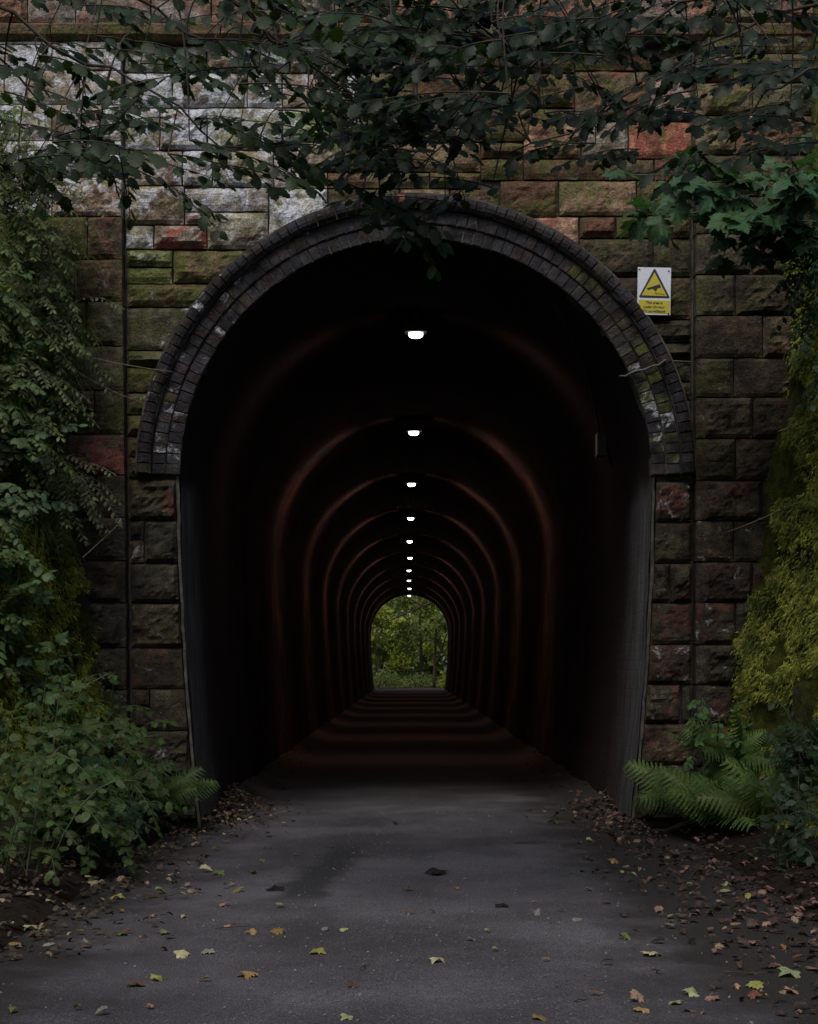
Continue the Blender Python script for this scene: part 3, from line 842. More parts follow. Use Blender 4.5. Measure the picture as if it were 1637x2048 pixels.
def twig_leaves(pts, size, gap, up=Vector((0, 0, 1)), spread=.9, droop=.25, jit=.35, start=.15, opp=False):
    """leaves set alternately along a polyline"""
    out = []; L_ = 0; seg = []
    for a, b_ in zip(pts, pts[1:]): seg.append((a, b_, (b_ - a).length)); L_ += seg[-1][2]
    s = L_ * start; side = random.choice((-1, 1))
    while s < L_:
        t = s
        for a, b_, l in seg:
            if t <= l: break
            t -= l
        p_ = a + (b_ - a) * min(1, t / l); d = (b_ - a).normalized()
        for sdn in ((side, -side) if opp else (side,)):
            lat = d.cross(up).normalized() * sdn
            dd = (d * ru(.3, .9) + lat * spread + Vector((0, 0, -droop)) + rv(jit * .6)).normalized()
            nrm = (up + rv(jit)).normalized()
            out.append(frame(p_ + dd * size * .15, dd, nrm, size * ru(.7, 1.2)))
        side = -side; s += gap * ru(.7, 1.3)
    d = (pts[-1] - pts[-2]).normalized()
    out.append(frame(pts[-1], (d + rv(.2)).normalized(), (up + rv(jit)).normalized(), size * ru(.7, 1.1)))
    return out

# ------------------------------------------------------------------ trees whose boughs hang across the top
ENV = [(-60, 320), (0, 340), (100, 380), (250, 395), (380, 380), (500, 400), (600, 330), (690, 390), (760, 455), (850, 462), (930, 410), (1000, 440), (1080, 400), (1200, 380), (1260, 320), (1320, 260), (1420, 330), (1520, 330), (1700, 300)]
def env(x):
    for (a, ya), (b_, yb) in zip(ENV, ENV[1:]):
        if x <= b_: return ya + (yb - ya) * (x - a) / (b_ - a)
    return 300
def big_tree(name, base, top, lean, boughs, label, leafsize, colr, mossy, maxobj, xr, nspray):
    root = empty(name, base, label, 'tree')
    mb = MB(); pts = bez(Vector((0, 0, -.3)), Vector(lean), Vector(top), 8)
    rad = [.22 - .012 * i for i in range(9)]; mb.tube(pts, rad, 10)
    link('trunk', mb.me('trunk', M['mossy_bark'] if mossy else M['bark'], True), root)
    leaves = []; tw = MB(); nodes = []
    for (a, m_, e) in boughs:
        bp = [q + rv(.04) for q in bez(P(*a), P(*m_), P(*e), 16)]
        lm = MB(); lm.tube([q - base for q in bp], [.013 * (1 - i / 18) ** 1.5 + .003 for i in range(17)], 6)
        link('limb', lm.me('limb', M['bark'], True), root); nodes += bp
    upv = Vector((0, -.5, .85))
    for j in range(nspray):
        x = ru(*xr); yb = env(x) - 25
        y = -70 + (yb + 70) * (random.random() ** (1.2 if x > 330 else .8))
        if x < 260 and y < 120 and random.random() < .75: continue
        if 1120 < x < 1390 and y > 110 and random.random() < .6: continue
        if x < 620 and y > 160 and random.random() < .35: continue
        Y = ru(6.0, 9.2); q = P(x, y, Y)
        sx = random.choice((-1, 1)) if random.random() < .35 else (1 if xr[0] < 0 else -1)
        d = Vector((sx * ru(.6, 1), ru(-.6, .5), ru(-.28, .06))).normalized()
        ln = ru(.32, .7); st = q - d * ln * .5
        nd = min(nodes, key=lambda n_: (n_ - st).length - .3 * (n_.z - st.z))
        if (nd - st).length < .9:
            tp = bez(nd, (nd + st) * .5 + Vector((0, 0, .1)) + rv(.06), st, 6)
            tw.tube([v_ - base for v_ in tp], [.005 - .0004 * i for i in range(7)], 4)
        tp = bez(st, st + d * ln * .5 + Vector((0, 0, .04)), st + d * ln + Vector((0, 0, -.06 * ln)), 6)
        tw.tube([v_ - base for v_ in tp], [.0045 - .0006 * i for i in range(7)], 4)
        lsz = leafsize * ru(.75, 1.2)
        leaves += twig_leaves(tp, lsz, leafsize * .55, up=upv, spread=.75, droop=.28, jit=.38, start=.0)
        for s_ in range(2):
            q2 = tp[random.randint(0, 4)]; d2 = (d * .6 + rv(.8)); d2.z = min(d2.z, .05) * .5; d2.normalize()
            tp2 = bez(q2, q2 + d2 * ln * .25, q2 + d2 * ln * .45 + Vector((0, 0, -.03)), 4)
            tw.tube([v_ - base for v_ in tp2], [.003] * 5, 3)
            leaves += twig_leaves(tp2, leafsize * .85, leafsize * .52, up=upv, spread=.75, droop=.28, jit=.38, start=.2)
    tw_ = link('twigs', tw.me('twigs', M['bark']), root); tw_['kind'] = 'stuff'
    emit_leaves(root, leaves, 'lime', colr, maxobj)
    return root
B1 = [((-700, -300, 6.5), (100, 60, 6.8), (500, 300, 7.2)), ((-700, -350, 7.5), (0, 80, 8.2), (180, 280, 8.8)),
      ((-500, -500, 6.0), (350, -60, 6.4), (780, 200, 7.2)), ((-300, -500, 7.0), (450, -40, 7.6), (900, 340, 8.4)),
      ((-200, -600, 6.2), (500, -120, 6.2), (1000, 40, 6.6)), ((-400, -400, 8.0), (350, 40, 8.6), (650, 230, 9.2))]
big_tree('lime_tree', Vector((-4.2, 5.2, 5.9)), (.3, .6, 6.5), (.1, .2, 3), B1, 'broad-leaved tree with serrated leaves reaching over the portal from the bramble bank', .084, (.023, .039, .014), False, 300, (-60, 960), 112)
B2 = [((2300, -400, 6.5), (1500, -60, 6.4), (1050, 150, 6.8)), ((2300, -300, 7.5), (1500, 40, 7.4), (1020, 320, 8.0)),
      ((2200, -500, 6.0), (1450, -120, 5.8), (850, 20, 6.2)), ((2300, -200, 6.0), (1750, 60, 5.8), (1470, 230, 6.0)), ((2000, -600, 8.0), (1300, -100, 8.0), (840, 330, 8.4))]
big_tree('mossy_tree', Vector((3.02, 11.0, 4.2)), (.15, -.4, 7), (-.12, -.05, 3), B2, 'mossy-trunked tree on the bank above the ferns, dark boughs over the arch', .084, (.012, .022, .009), True, 300, (720, 1700), 118)

# sycamore sapling over the right pilaster
def sapling(base, tips, label, colr, size, maxobj, kind='mp', name='sycamore_sapling', up=(0, -.5, .85), grp=None, cat='sapling'):
    root = empty(name, base, label, cat, grp); mb = MB(); lv = []
    for (mid, e, n_) in tips:
        pts = bez(base, Vector(mid), Vector(e), 8); mb.tube([q - base for q in pts], [.012 - .001 * i for i in range(9)], 5)
        for j in range(n_):
            q = pts[random.randint(3, 8)]; d = (rv(1) + Vector((0, -.5, -.1))).normalized()
            tp = bez(q, q + d * .12, q + d * ru(.15, .32) + Vector((0, 0, -.03)), 3)
            mb.tube([x - base for x in tp], [.003] * 4, 3)
            lv += twig_leaves(tp, size, size * .9, up=Vector(up), spread=.8, droop=.35, jit=.4, start=.5, opp=True)
    link('stem', mb.me('stem', M['stem'], True), root)
    emit_leaves(root, lv, kind, colr, maxobj)
    return root
sapling(Vector((2.75, 11.2, 4.1)), [(P(1560, 380, 10.8), P(1300, 440, 10.6), 16), (P(1560, 330, 10.6), P(1380, 370, 10.3), 18), (P(1600, 400, 10.6), P(1480, 450, 10.2), 16), (P(1620, 350, 10.4), P(1560, 360, 10.2), 10), (P(1500, 330, 10.9), P(1260, 350, 10.9), 9)],
        'green sycamore sapling with lobed leaves beside the top of the warning sign', (.05, .105, .045), .15, 160)

# ------------------------------------------------------------------ moss on the rock
def moss_on(s, count, ymin, t0, t1, thr, colr):
    V = []; T = []; b_ = 0; made = 0; tries = 0
    while made < count and tries < count * 12:
        tries += 1
        y = ru(ymin, 12.02); t = ru(t0, t1)
        p_ = bank_point(s, y, t)
        nn = fbm(p_.x * 1.6 + 5, p_.y * 1.6, p_.z * 1.3, 3)
        if nn < thr + .12 * (t - t0) / (t1 - t0): continue
        made += 1
        out = Vector((-s * .8, -.5, .25))
        for q in range(11):
            o = p_ + Vector((ru(-.03, .03), ru(-.03, .03), ru(-.03, .03))) + out * ru(-.01, .03)
            d = (Vector((0, 0, -1)) + out * ru(.0, 1.0) + rv(.6)).normalized() * ru(.018, .052)
            w = d.cross(out + rv(.3)).normalized() * ru(.004, .008)
            V += [o - w, o + w, o + d]; T.append((b_, b_ + 1, b_ + 2)); b_ += 3
    o = link('moss', tri_mesh('moss', V, T, M['moss'])); o.color = colr + (1,)
    tag(o, 'yellow green hanging moss coating the steep rock %s' % ('beside the ferns' if s > 0 else 'behind the brambles'), 'moss', kind='stuff')
moss_on(1, 18000, 9.7, 1.8, 8.5, -.22, (.25, .27, .06))
moss_on(-1, 8000, 10.2, 1.8, 7.5, -.15, (.2, .215, .04))

# ------------------------------------------------------------------ undergrowth
def shrub(base, label, cat, name, kind, n_st, ln, size, colr, out, maxobj, rise=.6, gap=.8, jit=.4, grp=None, opp=False, upv=None, droopy=.5, stem='stem'):
    root = empty(name, base, label, cat, grp); mb = MB(); lv = []
    for i in range(n_st):
        d = (Vector(out) + rv(.7)).normalized(); l = ln * ru(.55, 1.15)
        a = base + Vector((ru(-.1, .1), ru(-.12, .12), 0)) * (ln / .6)
        tip = a + d * l * .8 + Vector((0, 0, l * rise * ru(.3, 1)))
        mid = a + d * l * .3 + Vector((0, 0, l * rise * ru(.8, 1.3)))
        tip.z -= droopy * l * .3
        pts = bez(a, mid, tip, 7); mb.tube([q - base for q in pts], [.004 - .0004 * k_ for k_ in range(8)], 4)
        lv += twig_leaves(pts, size, size * gap, up=Vector(upv or (out[0] * .5, -.45, .8)), spread=.9, jit=jit, start=.12, opp=opp)
    link('stem', mb.me('stem', M[stem]), root)
    emit_leaves(root, lv, kind, colr, maxobj, minpx=18)
    return root
# brambles and nettles of the left verge
BRL = ['oval-leaved bramble at the open end of the verge, farthest from the arch', 'lobed-leaved bramble over the squashed bottle', 'oval-leaved bramble just past the squashed bottle towards the arch',
       'oval-leaved bramble halfway along the verge on the litter', 'lobed-leaved bramble in front of the small green fern', 'oval-leaved bramble against the sooty jamb by the small yellowish fern',
       'oval-leaved bramble up on the rock foot above the squashed bottle', 'lobed-leaved bramble climbing the rock foot behind the bottle', 'oval-leaved bramble climbing the rock halfway along the verge',
       'oval-leaved bramble climbing the rock under the nettle-like shrubs', 'lobed-leaved bramble in the corner of rock and pilaster', 'oval-leaved bramble spilling over the asphalt edge near the arch',
       'oval-leaved bramble spilling over the asphalt edge between litter drifts', 'lobed-leaved bramble low on the litter at the asphalt edge']
spots = [(-1.98, 8.2, .15), (-2.0, 8.9, .2), (-2.02, 9.6, .2), (-2.0, 10.3, .22), (-1.98, 11.0, .2), (-1.92, 11.55, .15), (-2.25, 8.6, .35), (-2.25, 9.4, .5), (-2.3, 10.1, .6), (-2.25, 10.8, .6), (-2.2, 11.4, .5), (-1.86, 10.7, .08), (-1.85, 9.8, .08), (-1.9, 9.2, .1)]
for i, (x, y, z) in enumerate(spots):
    kind = ('ov', 'mp', 'ov')[i % 3]
    shrub(Vector((x, y, z)), BRL[i], 'bramble', 'bramble', kind,
          12, ru(.35, .8), ru(.05, .066) if kind == 'ov' else ru(.055, .08), random.choice(((.034, .074, .024), (.044, .078, .02), (.028, .066, .03), (.055, .085, .026))), (.35, -.3, .1), 70, rise=.75, grp='brambles along the verge opposite the ferns')
# climbing leaves higher on the left
for i, (x, y, px_y) in enumerate([(25, 10.8, 1020), (15, 10.6, 1130), (40, 11.0, 900), (20, 10.7, 1240), (60, 11.1, 1350), (20, 10.9, 780), (50, 11.3, 690), (10, 11.0, 600)]):
    b_ = P(x - 40, px_y + 30, y)
    shrub(b_, ['nettle-like shrub with broad leaves midway up the mossy rock', 'nettle-like shrub just below the midway one on the mossy rock', 'nettle-like shrub at the top edge of the moss', 'nettle-like shrub low on the moss over the brambles', 'nettle-like shrub touching the tops of the brambles', 'fine-leaved shrub under the pale arching dry stem', 'fine-leaved shrub where the pale dry stem starts', 'fine-leaved shrub highest above the moss, among the grass'][i], 'shrub', 'shrub', 'ov', 14, .55, .066 if i < 5 else .055,
          (.09, .14, .05) if i % 2 else (.08, .125, .06), (.55, -.4, .1), 60, rise=.4, grp='leafy shrubs on the mossy rock', opp=True)
for i, (x, y, px_y) in enumerate([(20, 11.2, 420), (60, 11.5, 480), (10, 11.2, 520), (110, 11.6, 640), (70, 11.5, 820), (30, 11.2, 350), (90, 11.55, 720), (0, 11.0, 250), (120, 11.6, 960), (70, 11.5, 550), (25, 11.2, 640), (100, 11.6, 400), (30, 11.1, 880), (40, 11.2, 760)]):
    b_ = P(x - 20, px_y, y)
    shrub(b_, 'wispy small-leaved weed hanging on the stone pilaster above the brambles', 'weed', 'weed', 'small', 26, .62, .048,
          random.choice(((.13, .17, .05), (.11, .15, .045), (.13, .14, .07))), (.5, -.6, 0), 30, rise=.25, gap=.5, grp='wispy weeds on the pilaster', droopy=1.4)
# ivy and dark leaves down the right edge
for i, (x, y, px_y) in enumerate([(1610, 10.6, 520), (1600, 10.8, 620), (1645, 10.6, 720), (1590, 10.9, 560), (1600, 10.9, 460)]):
    b_ = P(x + 30, px_y, y)
    shrub(b_, 'dark glossy ivy trailing down the mossy rock below the sycamore sapling', 'ivy', 'ivy', 'ov', 12, .42, .05,
          (.035, .06, .03), (-.5, -.4, -.2), 60, rise=.1, gap=.75, grp='ivy on the rock by the ferns', droopy=1.2)
for i, (x, y, z) in enumerate([(2.35, 9.6, .2), (2.5, 9.0, .15), (2.4, 8.4, .08), (2.55, 10.2, .6), (2.2, 9.2, .05), (2.45, 9.9, .3)]):
    shrub(Vector((x, y, z)), ['low dark shrub directly in front of the leaning fern', 'low dark shrub on bare soil beside the pink leaves', 'low dark shrub farthest from the arch in the litter', 'dark shrub perched on the foot of the mossy rock', 'small dark shrub nearest the asphalt edge past the ferns', 'dark shrub between the leaning fern and the rock'][i], 'shrub', 'low_shrub', 'ov', 10, .4, .06,
          (.028, .05, .025), (-.3, -.4, .1), 60, rise=.7, grp='low shrubs past the ferns')

# ferns
def frond(n=18, seed=0):
    rr = random.Random(seed); V = []; T = []
    def add(a, b_, c):
        k_ = len(V); V.extend([a, b_, c]); T.append((k_, k_ + 1, k_ + 2))
    def cur(t): return Vector((0, t * .97, .28 * t - .5 * t * t))
    for i in range(n):
        t = .14 + .86 * i / n; p_ = cur(t); d = (cur(t + .02) - p_).normalized()
        ln = .30 * math.sin(math.pi * (1 - t) ** .75 * .62 + .12) * (1 if t < .95 else .5)
        for s in (-1, 1):
            lat = (Vector((s, 0, 0)) + d * .35 + Vector((0, 0, -.18 + rr.uniform(-.1, .1)))).normalized()
            m_ = 5; pr = []
            for q in range(m_ + 1):
                u = q / m_; w = .026 * (1 - u) ** .8 + .002
                c_ = p_ + lat * ln * u + Vector((0, 0, -.06 * u * u)); pr.append((c_ - d * w, c_ + d * w, c_ + lat * ln * .12 + d * w * 1.35, c_ + lat * ln * .12 - d * w * 1.35))
            for q in range(m_):
                A, B = pr[q], pr[q + 1]
                add(A[0], B[0], B[1]); add(A[0], B[1], A[1]); add(A[1], A[2], B[1]); add(A[0], B[0], A[3])
            add(p_ - d * .006, p_ + d * .006, p_ + lat * ln)
    for i in range(12):
        a, b_ = cur(i / 12), cur((i + 1) / 12); w = Vector((.007 * (1 - i / 13), 0, 0))
        add(a - w, a + w, b_); add(a + w, b_ + w * .9, b_ - w * .9)
    return np.array([tuple(x) for x in V]), np.array(T)
FR = [cmesh('frond', frond(seed=i, n=13 + i), M['leaf']) for i in range(3)]
def fern(base, n, size, label, colr, out, grp=None, spread=1.):
    root = empty('fern', base, label, 'fern', grp)
    for i in range(n):
        a = 2 * math.pi * i / n + ru(-.3, .3)
        d = (Vector((math.cos(a) * spread, math.sin(a) * spread, 0)) + Vector(out)).normalized(); d.z = ru(.1, 1.1)
        m_ = frame(Vector((ru(-.05, .05), ru(-.05, .05), 0)), d, Vector((ru(-.3, .3), -.8, .7)), size * ru(.7, 1.15))
        o = link('frond', random.choice(FR), root, m_); kk = ru(.6, 1.3); colr_ = colr
        o.color = (colr[0] * kk * ru(.85, 1.2), colr[1] * kk, colr[2] * kk, 1)
GF = (.105, .175, .05)
fern(P(1395, 1610, 11.5), 10, .52, 'large bright green fern against the right jamb stones by the leaf drift', GF, (-.35, -.45, 0))
fern(P(1440, 1640, 11.0), 11, .54, 'broad bushy fern in front of the mossy rock', GF, (-.2, -.5, 0))
fern(P(1530, 1620, 10.7), 9, .55, 'fern with arching fronds leaning out from the mossy rock', (.13, .21, .06), (.1, -.5, 0))
fern(P(1460, 1520, 11.5), 9, .5, 'upright fern rising highest beside the moss', GF, (-.3, -.3, .3))
fern(P(1640, 1530, 10.3), 8, .5, 'dark fern rooted partway up the mossy rock', (.04, .08, .035), (-.4, -.4, 0))
fern(P(315, 1610, 11.5), 9, .42, 'small yellowish fern at the foot of the sooty jamb beside the brambles', (.075, .13, .035), (.35, -.4, 0))
fern(P(250, 1600, 11.2), 8, .42, 'small green fern tangled in brambles under the mossy rock', (.05, .1, .035), (.2, -.4, 0))
fern(P(20, 360, 11.2), 9, .45, 'fern hanging from the pilaster behind the wispy weeds', (.05, .09, .04), (.3, -.5, -.2))
sapling(P(1440, 1560, 11.6), [(P(1440, 1480, 11.5), P(1405, 1395, 11.4), 7), (P(1430, 1500, 11.5), P(1440, 1440, 11.3), 7), (P(1420, 1520, 11.5), P(1380, 1470, 11.4), 6)],
        'slender light green seedling standing above the ferns by the jamb', (.07, .15, .04), .05, 80, kind='ov', name='seedling', cat='seedling')

# grass tufts
def grass(base, n, ln, label, colr, out, grp):
    V = []; T = []; b_ = 0
    for i in range(n):
        a = Vector((ru(-.05, .05), ru(-.05, .05), 0)); d = (Vector(out) + rv(.8)).normalized(); l = ln * ru(.5, 1.1)
        pts = bez(a, a + d * l * .4 + Vector((0, 0, l * .4)), a + d * l * .8 + Vector((0, 0, -l * .25)), 5)
        w = d.cross(Vector((0, 0, 1))).normalized() * .004
        for j, q in enumerate(pts):
            k_ = 1 - j / 5.2; V += [q - w * k_, q + w * k_]
        for j in range(5):
            q = b_ + 2 * j; T += [(q, q + 1, q + 3), (q, q + 3, q + 2)]
        b_ += 12
    o = link('grass_tuft', tri_mesh('grass_tuft', V, T, M['leaf']), loc=base); o.color = colr + (1,)
    tag(o, label, 'grass', grp)
for (x, y, Y) in ((140, 520, 11.7), (60, 560, 11.4), (30, 700, 11.2), (150, 690, 11.75), (90, 620, 11.5), (30, 470, 11.2), (110, 940, 11.6), (60, 380, 11.3), (20, 820, 11.1), (80, 1060, 11.4), (60, 1180, 11.2), (130, 780, 11.7)):
    grass(P(x, y, Y), 110, .42, 'drooping green grass tuft rooted in the pilaster stones', (.18, .23, .07), (.3, -.5, 0), 'grass tufts on the pilaster')
# bare arching stems
for (a, m_, e, lb) in (((30, 620, 11.0), (110, 660, 11.2), (160, 770, 11.3), 'pale dry stem arching down across the pilaster weeds'),
                       ((150, 705, 11.6), (230, 730, 11.7), (345, 743, 11.75), 'thin pale bramble runner reaching from the pilaster to the brick ring'),
                       ((150, 740, 11.5), (210, 780, 11.7), (285, 805, 11.75), 'thin pale runner hanging below the longer bramble runner'),
                       ((1560, 1020, 10.9), (1500, 1050, 11.2), (1450, 1065, 11.5), 'pale bare twig sticking out of the moss'),
                       ((165, 1115, 11.4), (200, 1085, 11.6), (235, 1050, 11.7), 'thin bare twig across the dark pilaster stones'),
                       ((120, 1400, 10.6), (170, 1370, 10.9), (222, 1345, 11.2), 'bare twig poking from the moss above the brambles'),
                       ((90, 1700, 9.2), (50, 1640, 9.0), (30, 1600, 8.8), 'dead brown stem among the brambles')):
    pts = bez(P(*a), P(*m_), P(*e), 8); mb = MB(); mb.tube([q - pts[0] for q in pts], [.004 - .0003 * i for i in range(9)], 4)
    tag(link('dry_stem', mb.me('dry_stem', M['straw']), loc=pts[0]), lb, 'stem')

# ------------------------------------------------------------------ leaf litter (uncountable) and fallen leaves (each its own)
DM = [cmesh('fallen_leaf', maple(seed=30 + i, curl=.25 + .15 * i, stalk=.6), M['dry']) for i in range(4)]
DO = [cmesh('fallen_leaf', ovate(seed=40 + i, wd=.36, fold=-.3 - .2 * i, bend=-.15 + .25 * i, stalk=.4), M['dry']) for i in range(4)]
def litter(name, pts, label, colr, shapes, smin, smax):
    mats = []
    for p_ in pts:
        d = Vector((ru(-1, 1), ru(-1, 1), ru(-.25, .25))).normalized()
        mats.append(frame(p_ + Vector((0, 0, ru(.005, .035))), d, Vector((ru(-.6, .6), ru(-.6, .6), 1)), ru(smin, smax)))
    V, T = merge(mats, shapes)
    o = link(name, tri_mesh(name, V, T, M['dry'], True)); o.color = colr + (1,)
    tag(o, label, 'leaf litter', kind='stuff')
LS = [maple(seed=50 + i, curl=.35, stalk=.3) for i in range(3)] + [ovate(seed=60 + i, n=4, fold=-.4, stalk=.3) for i in range(4)]
def scat(n, fn):
    out = []
    while len(out) < n:
        p_ = fn()
        if p_ is not None: out.append(p_)
    return out
def fillet(x, y):
    hb = max(0, abs((x - .06) / 1.66) - .72) / .28
    return sstep(YP + .3, YP + 2.2, y) * .15 * hb * hb
def bank_z(s, x, y):
    t = 0
    while t < 4 and abs(bank_point(s, y, t).x) < abs(x): t += .08
    return max(0, bank_point(s, y, t).z) + .01
def left_drift():
    y = ru(6.5, 14.0); e = abs(random.gauss(0, 1))
    x = -1.82 + .32 * e if y < 11.8 else -1.55 + .22 * e
    if y < 11.8 and random.random() < .55: x = -1.82 - .28 * e
    z = max(0, (-1.72 - x) * .45) if y < 11.8 else .05 * math.exp(-e)
    if x < -1.8 and y < 11.8: z = max(.03, bank_z(-1, x, y))
    return Vector((x, y, z + (fillet(x, y) if y > YP else 0)))
def right_drift():
    y = ru(5.5, 13.6); e = abs(random.gauss(0, 1))
    x = 1.95 - .4 * e if y < 10.5 else 1.72 - .22 * e
    if random.random() < .4 and y < 11.5: x = 1.95 + .25 * e
    if x > 1.95 and y < 11.8: return Vector((x, y, bank_z(1, x, y)))
    return Vector((x, y, fillet(x, y) + (.05 * math.exp(-e) if y > 10.5 else 0)))
litter('leaf_litter', scat(1050, left_drift), 'brown dead leaf litter along the verge below the brambles', (.065, .047, .037), LS, .028, .052)
litter('leaf_litter', scat(1050, right_drift), 'reddish brown leaf litter spread below the ferns', (.068, .044, .037), LS, .028, .052)
litter('leaf_litter', scat(280, left_drift), 'pale buff leaf scraps in the litter below the brambles', (.26, .2, .13), LS, .03, .055)
litter('leaf_litter', scat(280, right_drift), 'pale pinkish leaf scraps in the litter below the ferns', (.22, .13, .10), LS, .025, .05)
def inside_crumbs():
    y = ru(12.2, 22); x = random.choice((-1, 1)) * (1.6 - abs(random.gauss(0, .15))) + .06
    return Vector((x, y, fillet(x, y)))
litter('leaf_litter', scat(160, inside_crumbs), 'dull leaf crumbs along the foot of the tunnel walls', (.09, .05, .035), LS, .03, .06)

CL = {'yg': ((.32, .32, .09), 'yellow green'), 'cream': ((.48, .44, .26), 'cream coloured'), 'pale': ((.36, .4, .2), 'pale green'), 'or': ((.36, .19, .07), 'orange'),
      'red': ((.24, .085, .055), 'russet red'), 'grey': ((.24, .23, .2), 'grey withered'), 'green': ((.13, .17, .04), 'olive green'), 'och': ((.38, .24, .1), 'ochre'),
      'peach': ((.5, .28, .19), 'peach coloured'), 'pink': ((.32, .17, .14), 'dusky pink'), 'yel': ((.36, .30, .09), 'yellow'), 'brn': ((.16, .09, .05), 'brown'), 'blk': ((.02, .02, .018), 'blackened curled')}
FL = [(625, 1908, 'yg', 42), (353, 1917, 'cream', 42), (330, 1868, 'pale', 36), (155, 1868, 'or', 26), (268, 1975, 'red', 48), (310, 1963, 'yg', 36), (305, 2017, 'or', 22), (218, 2028, 'grey', 32), (160, 2021, 'green', 22), (27, 2022, 'green', 28),
      (495, 1952, 'och', 55), (565, 1870, 'och', 38), (452, 1857, 'peach', 18), (452, 1812, 'pink', 32), (565, 1816, 'pale', 28), (480, 1785, 'yel', 32), (545, 1780, 'blk', 50), (235, 1796, 'yel', 40), (238, 1824, 'or', 20), (308, 1836, 'or', 20),
      (367, 1836, 'cream', 16), (162, 1836, 'green', 20), (65, 1860, 'cream', 45), (75, 1868, 'green', 38), (20, 1900, 'or', 32), (85, 1901, 'grey', 30), (178, 1896, 'brn', 28), (408, 1908, 'grey', 36), (320, 1904, 'brn', 24), (245, 1873, 'green', 36),
      (262, 1868, 'red', 22), (687, 1863, 'pale', 26), (512, 1870, 'och', 30), (810, 1830, 'brn', 26), (890, 1750, 'blk', 60), (918, 1780, 'or', 17), (820, 1781, 'green', 24), (878, 1924, 'cream', 45), (1010, 1815, 'blk', 38), (1070, 1808, 'och', 16),
      (1070, 1830, 'grey', 32), (1155, 1842, 'grey', 32), (1240, 1880, 'green', 30), (1345, 1837, 'pale', 26), (1312, 1916, 'cream', 55), (1378, 1994, 'pale', 46), (1352, 2013, 'cream', 40), (1200, 1995, 'red', 24), (1275, 2024, 'och', 45), (1500, 1892, 'pink', 45),
      (1563, 1896, 'or', 27), (1610, 1922, 'red', 34), (1555, 1935, 'pink', 35), (1590, 1950, 'pale', 60), (1480, 1978, 'peach', 22), (1525, 1978, 'yg', 45), (1500, 1996, 'red', 36), (1535, 2000, 'peach', 18), (1580, 1988, 'peach', 40), (1437, 2001, 'pink', 42),
      (1605, 2030, 'peach', 24), (1570, 2035, 'red', 32), (1222, 1727, 'och', 36), (1173, 1685, 'cream', 22), (1110, 1648, 'green', 32), (1060, 1688, 'red', 18), (1245, 1752, 'pale', 18), (1262, 1752, 'pale', 16), (1375, 1776, 'pale', 24), (1450, 1770, 'pale', 24),
      (1510, 1795, 'yel', 40), (1500, 1825, 'pink', 30), (1600, 1820, 'peach', 30), (1530, 1775, 'yel', 20), (1590, 1760, 'or', 30), (790, 1650, 'blk', 20), (820, 1719, 'green', 16), (528, 1724, 'green', 17), (535, 1673, 'brn', 28), (400, 1744, 'cream', 30),
      (430, 1748, 'green', 35), (310, 1788, 'pale', 30), (245, 1773, 'red', 32), (700, 2040, 'pale', 36), (1075, 2045, 'och', 40), (1100, 1925, 'pink', 18), (970, 1868, 'pale', 18), (945, 1885, 'grey', 30), (985, 1905, 'pale', 18), (1170, 1783, 'grey', 26), (1540, 1850, 'peach', 26),
      (1462, 1858, 'och', 26), (1420, 1868, 'pink', 26), (1330, 1890, 'blk', 32), (1380, 1886, 'blk', 34), (420, 1964, 'brn', 24), (700, 1975, 'brn', 30), (1490, 1885, 'pink', 30), (1350, 1860, 'grey', 24), (1290, 1765, 'brn', 22), (1440, 1790, 'pale', 26)]
seen = {}
for (x, y, cn, px) in FL:
    p_, sc_ = G(x, y); c, word = CL[cn]
    mp = px > 34 or random.random() < .4
    me = random.choice(DM if mp else DO)
    size = px * sc_ * (.7 if mp else .95)
    d = Vector((ru(-1, 1), ru(-1, 1), ru(-.1, .1))).normalized()
    m_ = frame(p_ + Vector((0, 0, .012 + .1 * size)), d, Vector((ru(-.35, .35), ru(-.5, .1), 1)), size)
    o = link('fallen_leaf', me, None, m_); kk = ru(.45, .85); o.color = tuple(t * kk for t in c) + (1,)
    big = 'large' if px >= 40 else ('small' if px < 24 else 'medium sized')
    place = 'lying on the asphalt path' if 560 < x < 1280 else ('on the dark path edge below the brambles' if x <= 560 else 'on the dark path edge below the ferns')
    tag(o, '%s %s fallen %s leaf %s' % (big, word, 'lobed' if mp else 'oval', place), 'fallen leaf', 'fallen leaves scattered on the path')
# pebbles
for (x, y, s_) in ((650, 1864, 16), (720, 1993, 10), (270, 1935, 7), (930, 1760, 7), (1215, 1770, 6)):
    p_, k_ = G(x, y); v = []; f = []; r_ = s_ * k_ * .5
    import bmesh
    bm = bmesh.new(); bmesh.ops.create_icosphere(bm, subdivisions=2, radius=r_)
    for q in bm.verts: q.co *= 1 + .35 * nz(q.co.x / r_ + x, q.co.y / r_, q.co.z / r_); q.co.z *= .7
    me = bpy.data.meshes.new('pebble'); bm.to_mesh(me); bm.free(); me.materials.append(M['pebble'])
    tag(link('pebble', me, loc=p_ + Vector((0, 0, r_ * .6))), 'small grey pebble lying on the asphalt', 'pebble', 'pebbles on the path')
# squashed clear bottle in the litter
p_ = P(160, 1765, 9.1); mb = MB()
mb.tube([Vector((-.10, 0, .0)), Vector((-.08, 0, 0)), Vector((.02, 0, .005)), Vector((.05, 0, 0)), Vector((.07, 0, -.005)), Vector((.09, 0, -.006))], [.02, .03, .026, .024, .012, .011], 10)
bo = link('plastic_bottle', mb.me('plastic_bottle', M['plastic'], True), loc=p_ + Vector((0, 0, .05))); bo.rotation_euler = (0, R(25), R(20)); bo.scale = (1, 1, .7)
tag(bo, 'small squashed clear plastic bottle lying in the litter under the brambles', 'bottle')

